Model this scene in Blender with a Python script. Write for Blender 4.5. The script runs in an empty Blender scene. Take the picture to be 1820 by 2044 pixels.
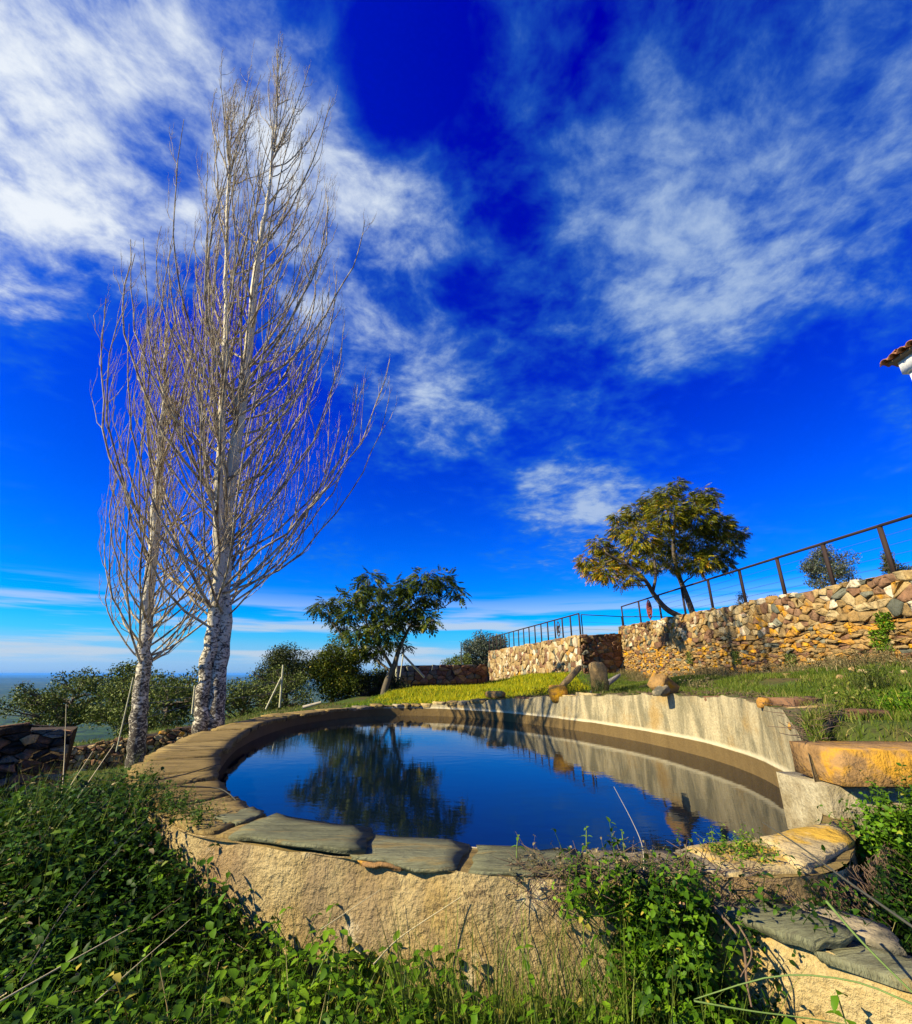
import bpy, math, random
import numpy as np
from mathutils import Vector, noise as mnoise

random.seed(7)
rng = np.random.default_rng(11)
sc = bpy.context.scene
COL = sc.collection
R = math.radians

# ------------------------------------------------------------------ camera
cam = bpy.data.objects.new('camera', bpy.data.cameras.new('camera'))
COL.objects.link(cam)
sc.camera = cam
cam.location = (0, 0, 1)
cam.rotation_euler = (R(90 + 19.5), 0, 0)
cam.data.sensor_fit = 'HORIZONTAL'
cam.data.sensor_width = 36
cam.data.lens = 18.02
cam.data.clip_start = 0.05
cam.data.clip_end = 200000

# ------------------------------------------------------------------ light
SUN_EL = R(33)
SUNH = Vector((-0.915, -0.40, 0)).normalized()
SUNV = Vector((SUNH.x * math.cos(SUN_EL), SUNH.y * math.cos(SUN_EL), math.sin(SUN_EL)))
sun = bpy.data.objects.new('sun', bpy.data.lights.new('sun', 'SUN'))
COL.objects.link(sun)
sun.data.energy = 5.0
sun.data.angle = R(0.5)
sun.data.color = (1.0, 0.86, 0.56)
sun.rotation_euler = SUNV.to_track_quat('Z', 'Y').to_euler()
sc.view_settings.view_transform = 'Standard'
sc.view_settings.look = 'None'
sc.view_settings.gamma = 1
sc.view_settings.exposure = 1.12
sc.render.engine = 'CYCLES'
sc.cycles.max_bounces = 6
sc.cycles.diffuse_bounces = 2
sc.cycles.glossy_bounces = 3
sc.cycles.transmission_bounces = 4
sc.cycles.transparent_max_bounces = 6
sc.cycles.volume_bounces = 0
sc.cycles.use_denoising = True

# ------------------------------------------------------------------ node helper
class NT:
    def __init__(s, nt):
        s.nt = nt
    def n(s, t, inp=None, **kw):
        nd = s.nt.nodes.new(t)
        for k, v in kw.items():
            setattr(nd, k, v)
        for k, v in (inp or {}).items():
            sk = nd.inputs[k]
            if hasattr(v, 'outputs'):
                v = v.outputs[0]
            if hasattr(v, 'is_output'):
                s.nt.links.new(v, sk)
            else:
                sk.default_value = v
        return nd
    def link(s, a, b):
        s.nt.links.new(a, b)
    def math(s, op, a, b=0.0, c=0.0, clamp=False):
        return s.n('ShaderNodeMath', {0: a, 1: b, 2: c}, operation=op, use_clamp=clamp)
    def noise(s, vec, scale, detail=4, rough=0.55, dist=0.0):
        return s.n('ShaderNodeTexNoise', {'Vector': vec, 'Scale': scale, 'Detail': detail, 'Roughness': rough, 'Distortion': dist})
    def ramp(s, fac, stops, interp='LINEAR'):
        nd = s.n('ShaderNodeValToRGB', {0: fac})
        cr = nd.color_ramp
        cr.interpolation = interp
        while len(cr.elements) < len(stops):
            cr.elements.new(0.5)
        for e, (p, c) in zip(cr.elements, stops):
            e.position = p
            e.color = c if len(c) == 4 else (*c, 1)
        return nd
    def mix(s, fac, a, b, blend='MIX'):
        nd = s.n('ShaderNodeMix', data_type='RGBA', blend_type=blend)
        for sk, v in ((nd.inputs[0], fac), (nd.inputs[6], a), (nd.inputs[7], b)):
            if hasattr(v, 'outputs'):
                v = v.outputs[2] if v.bl_idname == 'ShaderNodeMix' else v.outputs[0]
            if hasattr(v, 'is_output'):
                s.nt.links.new(v, sk)
            else:
                sk.default_value = (*v, 1) if isinstance(v, tuple) and len(v) == 3 else v
        return nd.outputs[2]
    def sstep(s, v, a, b):
        return s.n('ShaderNodeMapRange', {'Value': v, 'From Min': a, 'From Max': b}, interpolation_type='SMOOTHSTEP')

# ------------------------------------------------------------------ sky with clouds
w = bpy.data.worlds.new('World')
sc.world = w
w.use_nodes = True
g = NT(w.node_tree)
bg = w.node_tree.nodes['Background']
sky = g.n('ShaderNodeTexSky', sky_type='NISHITA', sun_disc=False)
sky.sun_elevation = SUN_EL
sky.sun_rotation = math.atan2(SUNV.x, SUNV.y)
sky.altitude = 400
sp = g.n('ShaderNodeSeparateColor', {0: sky})
# deep, saturated air: strip the grey part of the Nishita colour
r_ = g.math('MAXIMUM', g.math('MULTIPLY_ADD', sp.outputs[2], -0.86, sp.outputs[0]), 0.0)
g_ = g.math('MAXIMUM', g.math('SUBTRACT', g.math('MULTIPLY_ADD', sp.outputs[2], -0.50, sp.outputs[1]), 0.09), 0.0)
b_ = g.math('MULTIPLY_ADD', r_, 0.6, sp.outputs[2])
air = g.n('ShaderNodeCombineColor', {0: r_, 1: g_, 2: b_})
tc = g.n('ShaderNodeTexCoord')
D = tc.outputs['Generated']
sx = g.n('ShaderNodeSeparateXYZ', {0: D})
dz = g.math('MAXIMUM', sx.outputs[2], 0.0)
den = g.math('ADD', dz, 0.12)
px = g.math('DIVIDE', sx.outputs[0], den)
py = g.math('DIVIDE', sx.outputs[1], den)
PP = g.n('ShaderNodeCombineXYZ', {0: px, 1: py, 2: 0.0})
warp = g.noise(PP, 2.2, 3, 0.5)
PW = g.n('ShaderNodeVectorMath', {0: PP, 1: g.n('ShaderNodeVectorMath', {0: warp.outputs[1], 3: 0.16}, operation='SCALE')}, operation='ADD')
rotm = g.n('ShaderNodeMapping', {'Vector': PW, 'Rotation': (0, 0, R(-38)), 'Scale': (1.0, 1.2, 1.0)})
big = g.noise(PW, 1.25, 4, 0.55)
fine = g.noise(rotm, 4.4, 10, 0.57)
puff = g.noise(PW, 15.0, 8, 0.62)
def blob(u, v, r_out):
    x_, y_ = (u - 910) / 911.0, (1022 - v) / 911.0
    vv = Vector((x_, math.cos(R(19.5)) - y_ * math.sin(R(19.5)), math.sin(R(19.5)) + y_ * math.cos(R(19.5)))).normalized()
    dt = g.n('ShaderNodeVectorMath', {0: D, 1: tuple(vv)}, operation='DOT_PRODUCT').outputs['Value']
    return g.sstep(dt, math.cos(R(r_out)), math.cos(R(0.5))).outputs[0]
cov = g.math('MULTIPLY_ADD', big.outputs[0], 0.8, -0.30)
for u, v, ro, k in (
    (90, 380, 22, .27), (150, 250, 16, .10), (30, 180, 13, .10), (130, 560, 11, .16), (20, 660, 6, .20),
    (350, 150, 19, .20), (520, 110, 13, .16), (720, 330, 14, .20), (820, 430, 8, .20), (700, 520, 10, .16), (650, 640, 9, .22),
    (820, 760, 10, .24), (900, 830, 8, .16), (1480, 450, 22, .25), (1250, 470, 12, .15), (1420, 610, 10, .22), (1600, 330, 13, .08), (1350, 570, 12, .14), (1700, 480, 9, .06), (1790, 330, 10, -.10),
    (1130, 990, 7.5, .46), (1220, 1010, 5.5, .32), (1070, 960, 4, .2), (1000, 250, 13, .12), (1700, 150, 18, .06), (1750, 890, 7, .10),
    (840, 170, 9, -.50), (760, 30, 12, -.42), (1090, 40, 7, -.2), (1490, 60, 7, -.34), (940, 580, 5, -.32), (970, 350, 6, -.2), (345, 300, 4.5, -.28), (1500, 830, 13, -.42),
    (350, 900, 24, -.55), (850, 1080, 13, -.45), (1050, 430, 4.5, -.25), (1180, 600, 5, -.2), (1750, 1000, 14, -.3)):
    cov = g.math('MULTIPLY_ADD', blob(u, v, ro), k, cov)
grain = g.noise(PW, 34.0, 6, 0.65)
den_c = g.math('ADD', cov, g.math('MULTIPLY', g.math('SUBTRACT', fine, 0.5), 1.5))
den_c = g.math('ADD', den_c, g.math('MULTIPLY', g.math('SUBTRACT', puff, 0.5), 1.05))
den_c = g.math('ADD', den_c, g.math('MULTIPLY', g.math('SUBTRACT', grain, 0.5), 0.16))
alpha = g.math('MULTIPLY', g.sstep(den_c, -0.28, 0.95).outputs[0], 0.94)
# thin bars of cloud low over the horizon
lat = g.n('ShaderNodeCombineXYZ', {0: g.math('MULTIPLY', sx.outputs[0], 1.6), 1: g.math('MULTIPLY', sx.outputs[1], 1.6), 2: g.math('MULTIPLY', sx.outputs[2], 26.0)})
bars = g.noise(lat, 1.15, 5, 0.55)
lowm = g.math('MULTIPLY', g.sstep(dz, 0.01, 0.03).outputs[0], g.math('SUBTRACT', 1.0, g.sstep(dz, 0.09, 0.17).outputs[0]))
barsm = g.math('MULTIPLY', g.sstep(bars, 0.47, 0.60).outputs[0], lowm)
veil = g.math('MULTIPLY', g.math('SUBTRACT', 1.0, g.sstep(dz, 0.03, 0.115).outputs[0]), 0.55)
hi = g.math('SUBTRACT', 1.0, g.sstep(dz, 0.14, 0.24).outputs[0])
alpha = g.math('MULTIPLY', alpha, g.math('SUBTRACT', 1.0, hi))
bright = g.math('MULTIPLY', g.sstep(den_c, 0.12, 1.05).outputs[0], g.math('MULTIPLY_ADD', blob(60, 380, 48), 0.55, 0.45))
ccol = g.mix(bright, (0.12, 1.00, 2.7), (4.1, 4.35, 4.5))
c1 = g.mix(veil, air, (0.95, 2.25, 3.4))
c2 = g.mix(g.math('MULTIPLY', barsm, 0.8), c1, (2.6, 3.0, 3.5))
c3 = g.mix(alpha, c2, ccol)
g.link(c3, bg.inputs[0])
bg.inputs[1].default_value = 0.102

# ------------------------------------------------------------------ materials
MATS = {}
def new_mat(name):
    m = bpy.data.materials.new(name)
    m.use_nodes = True
    h = NT(m.node_tree)
    b = m.node_tree.nodes['Principled BSDF']
    MATS[name] = m
    return m, h, b
def coords(h, kind='Object'):
    return h.n('ShaderNodeNewGeometry').outputs['Position']
def attr(h, name='rnd'):
    return h.n('ShaderNodeAttribute', attribute_name=name).outputs['Fac']
def bump(h, b, height, strength=0.5, dist=0.02):
    bn = h.n('ShaderNodeBump', {'Height': height, 'Strength': strength, 'Distance': dist})
    h.link(bn.outputs[0], b.inputs['Normal'])

def stone_mat(name, ca, cb, spot=None, spot_amt=0.5, scale=7.0, rough=0.9, streak=None):
    m, h, b = new_mat(name)
    co = coords(h)
    if streak:
        co = h.n('ShaderNodeMapping', {'Vector': co, 'Scale': streak}).outputs[0]
    n1 = h.noise(co, scale, 5, 0.6)
    n2 = h.noise(co, scale * 4.5, 4, 0.65)
    base = h.mix(attr(h), ca, cb)
    var = h.ramp(n1, [(0.3, (0.62, 0.60, 0.58)), (0.52, (1, 1, 1)), (0.75, (1.25, 1.2, 1.12))])
    c = h.mix(1.0, base, var, 'MULTIPLY')
    c = h.mix(h.sstep(n2, 0.52, 0.72).outputs[0], c, h.mix(0.55, c, (0.06, 0.05, 0.04)))
    if spot:
        n3 = h.noise(co, scale * 0.45, 5, 0.65)
        lo = 0.62 - 0.3 * spot_amt
        c = h.mix(h.sstep(n3, lo, lo + 0.12).outputs[0], c, spot)
    h.link(c, b.inputs['Base Color'])
    b.inputs['Roughness'].default_value = rough
    b.inputs['Specular IOR Level'].default_value = 0.1
    hh = h.math('ADD', n1, h.math('MULTIPLY', n2, 0.5))
    bump(h, b, hh, 1.0, 0.03)
    return m

stone_mat('stone_cream', (0.29, 0.21, 0.10), (0.44, 0.34, 0.18))
stone_mat('stone_white', (0.42, 0.34, 0.22), (0.58, 0.50, 0.36), (0.36, 0.20, 0.11), 0.3)
stone_mat('stone_brown', (0.12, 0.062, 0.035), (0.24, 0.135, 0.075))
stone_mat('stone_purple', (0.13, 0.072, 0.045), (0.22, 0.13, 0.075))
stone_mat('stone_slate', (0.085, 0.09, 0.07), (0.19, 0.185, 0.135))
stone_mat('stone_ochre', (0.24, 0.14, 0.05), (0.36, 0.23, 0.09), (0.46, 0.22, 0.015), 0.36)
stone_mat('stone_orange', (0.30, 0.15, 0.035), (0.40, 0.21, 0.04), (0.55, 0.28, 0.012), 0.5)
stone_mat('stone_tan', (0.22, 0.145, 0.06), (0.36, 0.25, 0.11))
stone_mat('rim_sandstone', (0.22, 0.155, 0.055), (0.29, 0.21, 0.08), (0.055, 0.042, 0.022), 0.27, 6.5, streak=(0.55, 5.0, 1.0))
stone_mat('rim_slate', (0.115, 0.12, 0.070), (0.18, 0.18, 0.11), (0.20, 0.155, 0.065), 0.28, 4.0, 0.95, streak=(1.0, 6.0, 1.0))
stone_mat('rim_lichen', (0.30, 0.23, 0.11), (0.42, 0.33, 0.17), (0.46, 0.28, 0.04), 0.42, 6.0)
stone_mat('rim_grey', (0.17, 0.14, 0.09), (0.30, 0.25, 0.16), (0.08, 0.075, 0.055), 0.3, 6.0)
stone_mat('block_orange', (0.22, 0.125, 0.05), (0.27, 0.16, 0.065), (0.42, 0.22, 0.025), 0.27, 7.0)
stone_mat('mortar', (0.06, 0.040, 0.02), (0.085, 0.058, 0.03), scale=12)
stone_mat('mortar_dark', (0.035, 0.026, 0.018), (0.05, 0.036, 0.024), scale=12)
stone_mat('dry_earth', (0.11, 0.085, 0.045), (0.15, 0.115, 0.06), (0.06, 0.08, 0.02), 0.5, 9)

def plaster_mat(name, ca, cb, cc, band=False, streaky=False, bumps=0.6):
    m, h, b = new_mat(name)
    co = coords(h)
    st = h.n('ShaderNodeMapping', {'Vector': co, 'Scale': (1.9, 1.9, 0.5) if streaky else (1, 1, 1)}).outputs[0]
    n1 = h.noise(st, 2.2, 8, 0.68, 0.5)
    n2 = h.noise(co, 1.3, 5, 0.6)
    n3 = h.noise(co, 42, 4, 0.7)
    c = h.mix(h.sstep(n1, 0.36, 0.62).outputs[0], ca, cb)
    c = h.mix(h.sstep(n2, 0.50, 0.68).outputs[0], c, cc)
    c = h.mix(1.0, c, h.ramp(n3, [(0.3, (0.72, 0.70, 0.66)), (0.6, (1.08, 1.08, 1.08))]), 'MULTIPLY')
    if name in ('plaster_front', 'plaster_yellow'):
        vor = h.n('ShaderNodeTexVoronoi', {'Vector': h.n('ShaderNodeVectorMath', {0: co, 1: h.n('ShaderNodeVectorMath', {0: h.noise(co, 5, 4, .6).outputs[1], 3: 0.35}, operation='SCALE')}, operation='ADD'), 'Scale': 1.7}, feature='DISTANCE_TO_EDGE')
        crk = h.math('MULTIPLY', h.sstep(vor.outputs[0], 0.012, 0.003).outputs[0], h.sstep(n2, 0.46, 0.56).outputs[0])
        c = h.mix(h.math('MULTIPLY', crk, 0.6), c, (0.08, 0.055, 0.03))
        n5 = h.noise(co, 0.8, 6, 0.7, 0.8)
        c = h.mix(h.math('MULTIPLY', h.sstep(n5, 0.47, 0.60).outputs[0], 0.75), c, (0.20, 0.14, 0.075))
        n6 = h.noise(co, 3.1, 6, 0.7)
        c = h.mix(h.math('MULTIPLY', h.sstep(n6, 0.58, 0.66).outputs[0], 0.5), c, (0.58, 0.50, 0.34))
    if band:
        z = h.n('ShaderNodeSeparateXYZ', {0: co}).outputs[2]
        zz = h.math('ADD', z, h.math('MULTIPLY', h.math('SUBTRACT', n2, 0.5), 0.03))
        wet = h.mix(n1, (0.075, 0.048, 0.018), (0.17, 0.115, 0.045))
        c = h.mix(h.sstep(zz, 0.178, 0.164).outputs[0], c, wet)
        lim = h.math('MULTIPLY', h.sstep(zz, 0.168, 0.180).outputs[0], h.sstep(zz, 0.235, 0.19).outputs[0])
        c = h.mix(h.math('MULTIPLY', lim, 0.75), c, (0.55, 0.48, 0.32))
    h.link(c, b.inputs['Base Color'])
    b.inputs['Roughness'].default_value = 0.92
    b.inputs['Specular IOR Level'].default_value = 0.2
    hh = h.math('ADD', h.math('MULTIPLY', n3, 0.55), h.math('ADD', h.noise(co, 14, 5, 0.6), n1))
    bump(h, b, hh, bumps, 0.03)
    return m
plaster_mat('plaster_inner', (0.17, 0.15, 0.09), (0.38, 0.32, 0.19), (0.30, 0.205, 0.08), band=True, streaky=True, bumps=0.45)
plaster_mat('plaster_front', (0.30, 0.21, 0.078), (0.40, 0.31, 0.15), (0.25, 0.165, 0.075), bumps=1.0)
plaster_mat('plaster_yellow', (0.32, 0.21, 0.06), (0.40, 0.31, 0.15), (0.36, 0.20, 0.035), bumps=0.9)
plaster_mat('plaster_pale', (0.22, 0.18, 0.10), (0.36, 0.31, 0.20), (0.17, 0.125, 0.06), bumps=0.7)
plaster_mat('whitewash', (0.80, 0.79, 0.76), (0.84, 0.83, 0.80), (0.78, 0.77, 0.73), bumps=0.1)

def leaf_mat(name, stops, trans=0.25, rough=0.5):
    m, h, b = new_mat(name)
    c = h.ramp(attr(h), stops)
    h.link(c.outputs[0], b.inputs['Base Color'])
    b.inputs['Roughness'].default_value = rough
    b.inputs['Specular IOR Level'].default_value = 0.12
    tr = h.n('ShaderNodeBsdfTranslucent', {'Color': c})
    mx = h.n('ShaderNodeMixShader', {0: trans, 1: b, 2: tr})
    h.link(mx.outputs[0], m.node_tree.nodes['Material Output'].inputs['Surface'])
    return m
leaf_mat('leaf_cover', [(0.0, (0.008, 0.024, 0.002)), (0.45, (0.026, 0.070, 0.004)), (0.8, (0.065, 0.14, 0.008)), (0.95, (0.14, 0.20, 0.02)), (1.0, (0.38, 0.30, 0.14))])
leaf_mat('leaf_bright', [(0.0, (0.020, 0.055, 0.003)), (0.5, (0.075, 0.165, 0.006)), (0.9, (0.16, 0.28, 0.012)), (1.0, (0.36, 0.30, 0.05))])
leaf_mat('rush_blade', [(0.0, (0.06, 0.10, 0.012)), (0.6, (0.14, 0.19, 0.025)), (0.88, (0.22, 0.25, 0.05)), (1.0, (0.48, 0.40, 0.19))])
leaf_mat('grass_lawn', [(0.0, (0.05, 0.12, 0.008)), (0.5, (0.12, 0.21, 0.01)), (1.0, (0.24, 0.28, 0.012))])
leaf_mat('grass_yellow', [(0.0, (0.15, 0.22, 0.006)), (0.6, (0.36, 0.34, 0.006)), (1.0, (0.56, 0.44, 0.006))])
leaf_mat('grass_rough', [(0.0, (0.045, 0.08, 0.008)), (0.5, (0.10, 0.14, 0.014)), (0.85, (0.17, 0.18, 0.03)), (1.0, (0.30, 0.22, 0.09))])
leaf_mat('dry_scrub', [(0.0, (0.05, 0.05, 0.018)), (0.5, (0.13, 0.11, 0.045)), (1.0, (0.26, 0.20, 0.10))], 0.1)
leaf_mat('straw', [(0.0, (0.42, 0.34, 0.17)), (1.0, (0.62, 0.54, 0.32))], 0.1)
leaf_mat('leaf_walnut', [(0.0, (0.022, 0.040, 0.004)), (0.6, (0.060, 0.090, 0.008)), (0.9, (0.13, 0.145, 0.012)), (1.0, (0.28, 0.23, 0.02))])
leaf_mat('leaf_autumn', [(0.0, (0.035, 0.050, 0.005)), (0.4, (0.13, 0.15, 0.008)), (0.7, (0.27, 0.23, 0.012)), (0.9, (0.42, 0.29, 0.014)), (1.0, (0.45, 0.19, 0.012))])
leaf_mat('leaf_oak', [(0.0, (0.014, 0.024, 0.005)), (0.6, (0.035, 0.05, 0.009)), (1.0, (0.10, 0.11, 0.025))], 0.1)
leaf_mat('leaf_olive', [(0.0, (0.030, 0.050, 0.008)), (0.6, (0.09, 0.125, 0.018)), (1.0, (0.20, 0.23, 0.055))], 0.1)
leaf_mat('leaf_greygreen', [(0.0, (0.025, 0.040, 0.022)), (0.6, (0.06, 0.08, 0.045)), (1.0, (0.20, 0.21, 0.16))], 0.1)
leaf_mat('petal', [(0.0, (0.75, 0.50, 0.01)), (1.0, (0.80, 0.62, 0.02))], 0.2)

def plain(name, col, rough=0.8, metal=0.0, var=0.25, scale=20):
    m, h, b = new_mat(name)
    n = h.noise(coords(h), scale, 4, 0.6)
    lo = tuple(c * (1 - var) for c in col)
    hi_ = tuple(min(1, c * (1 + var)) for c in col)
    h.link(h.mix(n.outputs[0], lo, hi_), b.inputs['Base Color'])
    b.inputs['Roughness'].default_value = rough
    b.inputs['Metallic'].default_value = metal
    bump(h, b, n, 0.3, 0.01)
    return m
plain('corten', (0.020, 0.008, 0.005), 0.85, 0.0, 0.4, 30)
plain('corten_red', (0.20, 0.035, 0.022), 0.7, 0.2, 0.5, 25)
plain('cable', (0.12, 0.12, 0.13), 0.4, 0.8)
plain('post_pale', (0.42, 0.40, 0.25), 0.85)
plain('wood_grey', (0.32, 0.28, 0.21), 0.9, 0, 0.45, 9)
plain('bark_dark', (0.07, 0.055, 0.04), 0.95, 0, 0.5, 8)
plain('bark_grey', (0.09, 0.075, 0.05), 0.95, 0, 0.5, 8)
plain('twig', (0.17, 0.115, 0.06), 0.9, 0, 0.35, 6)
plain('stem_brown', (0.12, 0.075, 0.045), 0.9, 0, 0.5, 30)
plain('stem_dark', (0.035, 0.035, 0.025), 0.8, 0, 0.4, 30)
plain('stem_green', (0.10, 0.16, 0.03), 0.7, 0, 0.3, 30)
plain('roof_tile', (0.26, 0.11, 0.05), 0.85, 0, 0.5, 7)
plain('soffit', (0.22, 0.15, 0.08), 0.9)
plain('soil', (0.035, 0.028, 0.016), 1.0, 0, 0.5, 14)

# poplar bark: chalk white with dark lenticels that crowd towards the foot
m, h, b = new_mat('bark_poplar')
co = coords(h)
sep = h.n('ShaderNodeSeparateXYZ', {0: co})
st = h.n('ShaderNodeMapping', {'Vector': co, 'Scale': (1, 1, 1.6)}).outputs[0]
n1 = h.noise(st, 12, 7, 0.72, 1.4)
n2 = h.noise(co, 3.0, 5, 0.65)
hgt = h.n('ShaderNodeMapRange', {'Value': sep.outputs[2], 'From Min': -0.3, 'From Max': 4.0, 'To Min': 0.435, 'To Max': 0.63})
dark = h.sstep(h.math('SUBTRACT', n1, hgt), -0.02, 0.06)
c = h.mix(n2.outputs[0], (0.40, 0.34, 0.23), (0.72, 0.66, 0.50))
c = h.mix(dark.outputs[0], c, (0.045, 0.034, 0.024))
h.link(c, b.inputs['Base Color'])
b.inputs['Roughness'].default_value = 0.9
bump(h, b, h.math('SUBTRACT', n2, h.math('MULTIPLY', dark, 0.6)), 0.8, 0.03)
m, h, b = new_mat('bark_poplar_branch')
co = coords(h)
n1 = h.noise(co, 6, 4, 0.6)
c = h.mix(h.sstep(n1, 0.4, 0.62).outputs[0], (0.48, 0.40, 0.26), (0.17, 0.12, 0.07))
h.link(c, b.inputs['Base Color'])
b.inputs['Roughness'].default_value = 0.9

# water
m, h, b = new_mat('water')
co = coords(h)
st = h.n('ShaderNodeMapping', {'Vector': co, 'Scale': (1.0, 2.2, 1.0)}).outputs[0]
n1 = h.noise(st, 3.2, 3, 0.5, 0.3)
n2 = h.noise(st, 11, 3, 0.5)
b.inputs['Base Color'].default_value = (0.002, 0.006, 0.012, 1)
b.inputs['Roughness'].default_value = 0.01
b.inputs['IOR'].default_value = 1.33
bump(h, b, h.math('MULTIPLY_ADD', n2, 0.35, n1), 0.022, 0.04)

# ground
m, h, b = new_mat('ground')
co = coords(h)
n1 = h.noise(co, 0.9, 6, 0.6)
n2 = h.noise(co, 9, 5, 0.65)
n3 = h.noise(co, 0.0032, 7, 0.62)
n4 = h.noise(co, 0.028, 5, 0.7)
near = h.mix(h.sstep(n1, 0.44, 0.66).outputs[0], (0.045, 0.075, 0.012), (0.075, 0.062, 0.022))
near = h.mix(h.sstep(n2, 0.52, 0.7).outputs[0], near, (0.035, 0.032, 0.016))
far = h.ramp(n3, [(0.32, (0.010, 0.028, 0.006)), (0.46, (0.030, 0.065, 0.010)), (0.56, (0.085, 0.105, 0.020)), (0.68, (0.02, 0.045, 0.008))])
far = h.mix(h.sstep(n4, 0.47, 0.56).outputs[0], far, (0.012, 0.024, 0.009))
geo = h.n('ShaderNodeNewGeometry')
ln = h.n('ShaderNodeVectorMath', {0: geo.outputs['Position']}, operation='LENGTH').outputs['Value']
c = h.mix(h.sstep(ln, 40, 130).outputs[0], near, far)
h.link(c, b.inputs['Base Color'])
b.inputs['Roughness'].default_value = 1.0
b.inputs['Specular IOR Level'].default_value = 0.1
bump(h, b, n2, 0.6, 0.05)

# ------------------------------------------------------------------ object helpers
def tag(o, label=None, cat=None, group=None, kind=None):
    if label: o['label'] = label
    if cat: o['category'] = cat
    if group: o['group'] = group
    if kind: o['kind'] = kind
    return o
def thing(name, label, cat, loc=(0, 0, 0), group=None):
    o = bpy.data.objects.new(name, None)
    o.empty_display_size = 0.2
    o.location = loc
    COL.objects.link(o)
    return tag(o, label, cat, group)
def mesh_np(name, chunks, mats, parent=None, smooth=False, rnd=True):
    """chunks: list of (V (n,3), F (m,k), rnd (n,) or None, material index)"""
    vs, loops, starts, tots, mi, rr = [], [], [], [], [], []
    off = 0
    ls = 0
    for ch in chunks:
        V, F = np.asarray(ch[0], float), np.asarray(ch[1], int)
        if len(V) == 0 or len(F) == 0:
            continue
        vs.append(V)
        k = F.shape[1]
        loops.append((F + off).ravel())
        starts.append(ls + np.arange(len(F)) * k)
        tots.append(np.full(len(F), k))
        ls += len(F) * k
        off += len(V)
        r = ch[2] if len(ch) > 2 and ch[2] is not None else np.full(len(V), 0.5)
        rr.append(np.broadcast_to(np.asarray(r, float), (len(V),)))
        mi.append(np.full(len(F), ch[3] if len(ch) > 3 else 0))
    V = np.concatenate(vs)
    me = bpy.data.meshes.new(name)
    me.vertices.add(len(V))
    off3 = np.zeros(3)
    q_ = parent
    while q_ is not None:
        off3 = off3 + np.array(q_.location[:])
        q_ = q_.parent
    me.vertices.foreach_set('co', (V - off3).astype(np.float32).ravel())
    L = np.concatenate(loops).astype(np.int32)
    me.loops.add(len(L))
    me.loops.foreach_set('vertex_index', L)
    S = np.concatenate(starts).astype(np.int32)
    me.polygons.add(len(S))
    me.polygons.foreach_set('loop_start', S)
    me.polygons.foreach_set('material_index', np.concatenate(mi).astype(np.int32))
    me.update(calc_edges=True)
    me.validate()
    if smooth:
        me.polygons.foreach_set('use_smooth', np.ones(len(S), bool))
    if rnd:
        a = me.attributes.new('rnd', 'FLOAT', 'POINT')
        a.data.foreach_set('value', np.concatenate(rr).astype(np.float32))
    for mm in ([mats] if isinstance(mats, str) else mats):
        me.materials.append(MATS[mm])
    o = bpy.data.objects.new(name, me)
    COL.objects.link(o)
    o.parent = parent
    return o

def tubes(P, Rad, s=4):
    """P (K,n,3), Rad (K,n) -> V, F"""
    P = np.asarray(P, float)
    K, n, _ = P.shape
    T = np.gradient(P, axis=1)
    T /= np.linalg.norm(T, axis=2, keepdims=True) + 1e-9
    mean = P[:, -1] - P[:, 0]
    mean /= np.linalg.norm(mean, axis=1, keepdims=True) + 1e-9
    ref = np.where(np.abs(mean[:, 2:3]) > 0.75, np.array([[1.0, 0.25, 0]]), np.array([[0.0, 0.1, 1.0]]))[:, None, :]
    U = np.cross(T, np.broadcast_to(ref, T.shape))
    U /= np.linalg.norm(U, axis=2, keepdims=True) + 1e-9
    W = np.cross(T, U)
    a = np.arange(s) * 2 * math.pi / s
    V = P[:, :, None, :] + np.asarray(Rad)[:, :, None, None] * (np.cos(a)[None, None, :, None] * U[:, :, None, :] + np.sin(a)[None, None, :, None] * W[:, :, None, :])
    idx = np.arange(K * n * s).reshape(K, n, s)
    A = idx[:, :-1, :]
    Bn = idx[:, 1:, :]
    F = np.stack([A, np.roll(A, -1, 2), np.roll(Bn, -1, 2), Bn], -1).reshape(-1, 4)
    return V.reshape(-1, 3), F
def tube1(pts, r0, r1=None, s=6, cap=True):
    P = np.array(pts, float)[None]
    n = P.shape[1]
    rad = np.array(r0, float)[None] if hasattr(r0, '__len__') else np.linspace(r0, r1 if r1 is not None else r0, n)[None]
    return tubes(P, rad, s)
def smooth_path(pts, n):
    """Catmull-Rom resample of an open path"""
    P = np.array(pts, float)
    Q = np.vstack([2 * P[0] - P[1], P, 2 * P[-1] - P[-2]])
    t = np.linspace(0, len(P) - 1 - 1e-6, n)
    i = t.astype(int)
    f = (t - i)[:, None]
    p0, p1, p2, p3 = Q[i], Q[i + 1], Q[i + 2], Q[i + 3]
    return 0.5 * (2 * p1 + (p2 - p0) * f + (2 * p0 - 5 * p1 + 4 * p2 - p3) * f ** 2 + (3 * p1 - p0 - 3 * p2 + p3) * f ** 3)
def box(x0, x1, y0, y1, z0, z1):
    V = np.array([(x, y, z) for z in (z0, z1) for y in (y0, y1) for x in (x0, x1)], float)
    F = np.array([(0, 2, 3, 1), (4, 5, 7, 6), (0, 1, 5, 4), (2, 6, 7, 3), (0, 4, 6, 2), (1, 3, 7, 5)])
    return V, F
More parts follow.
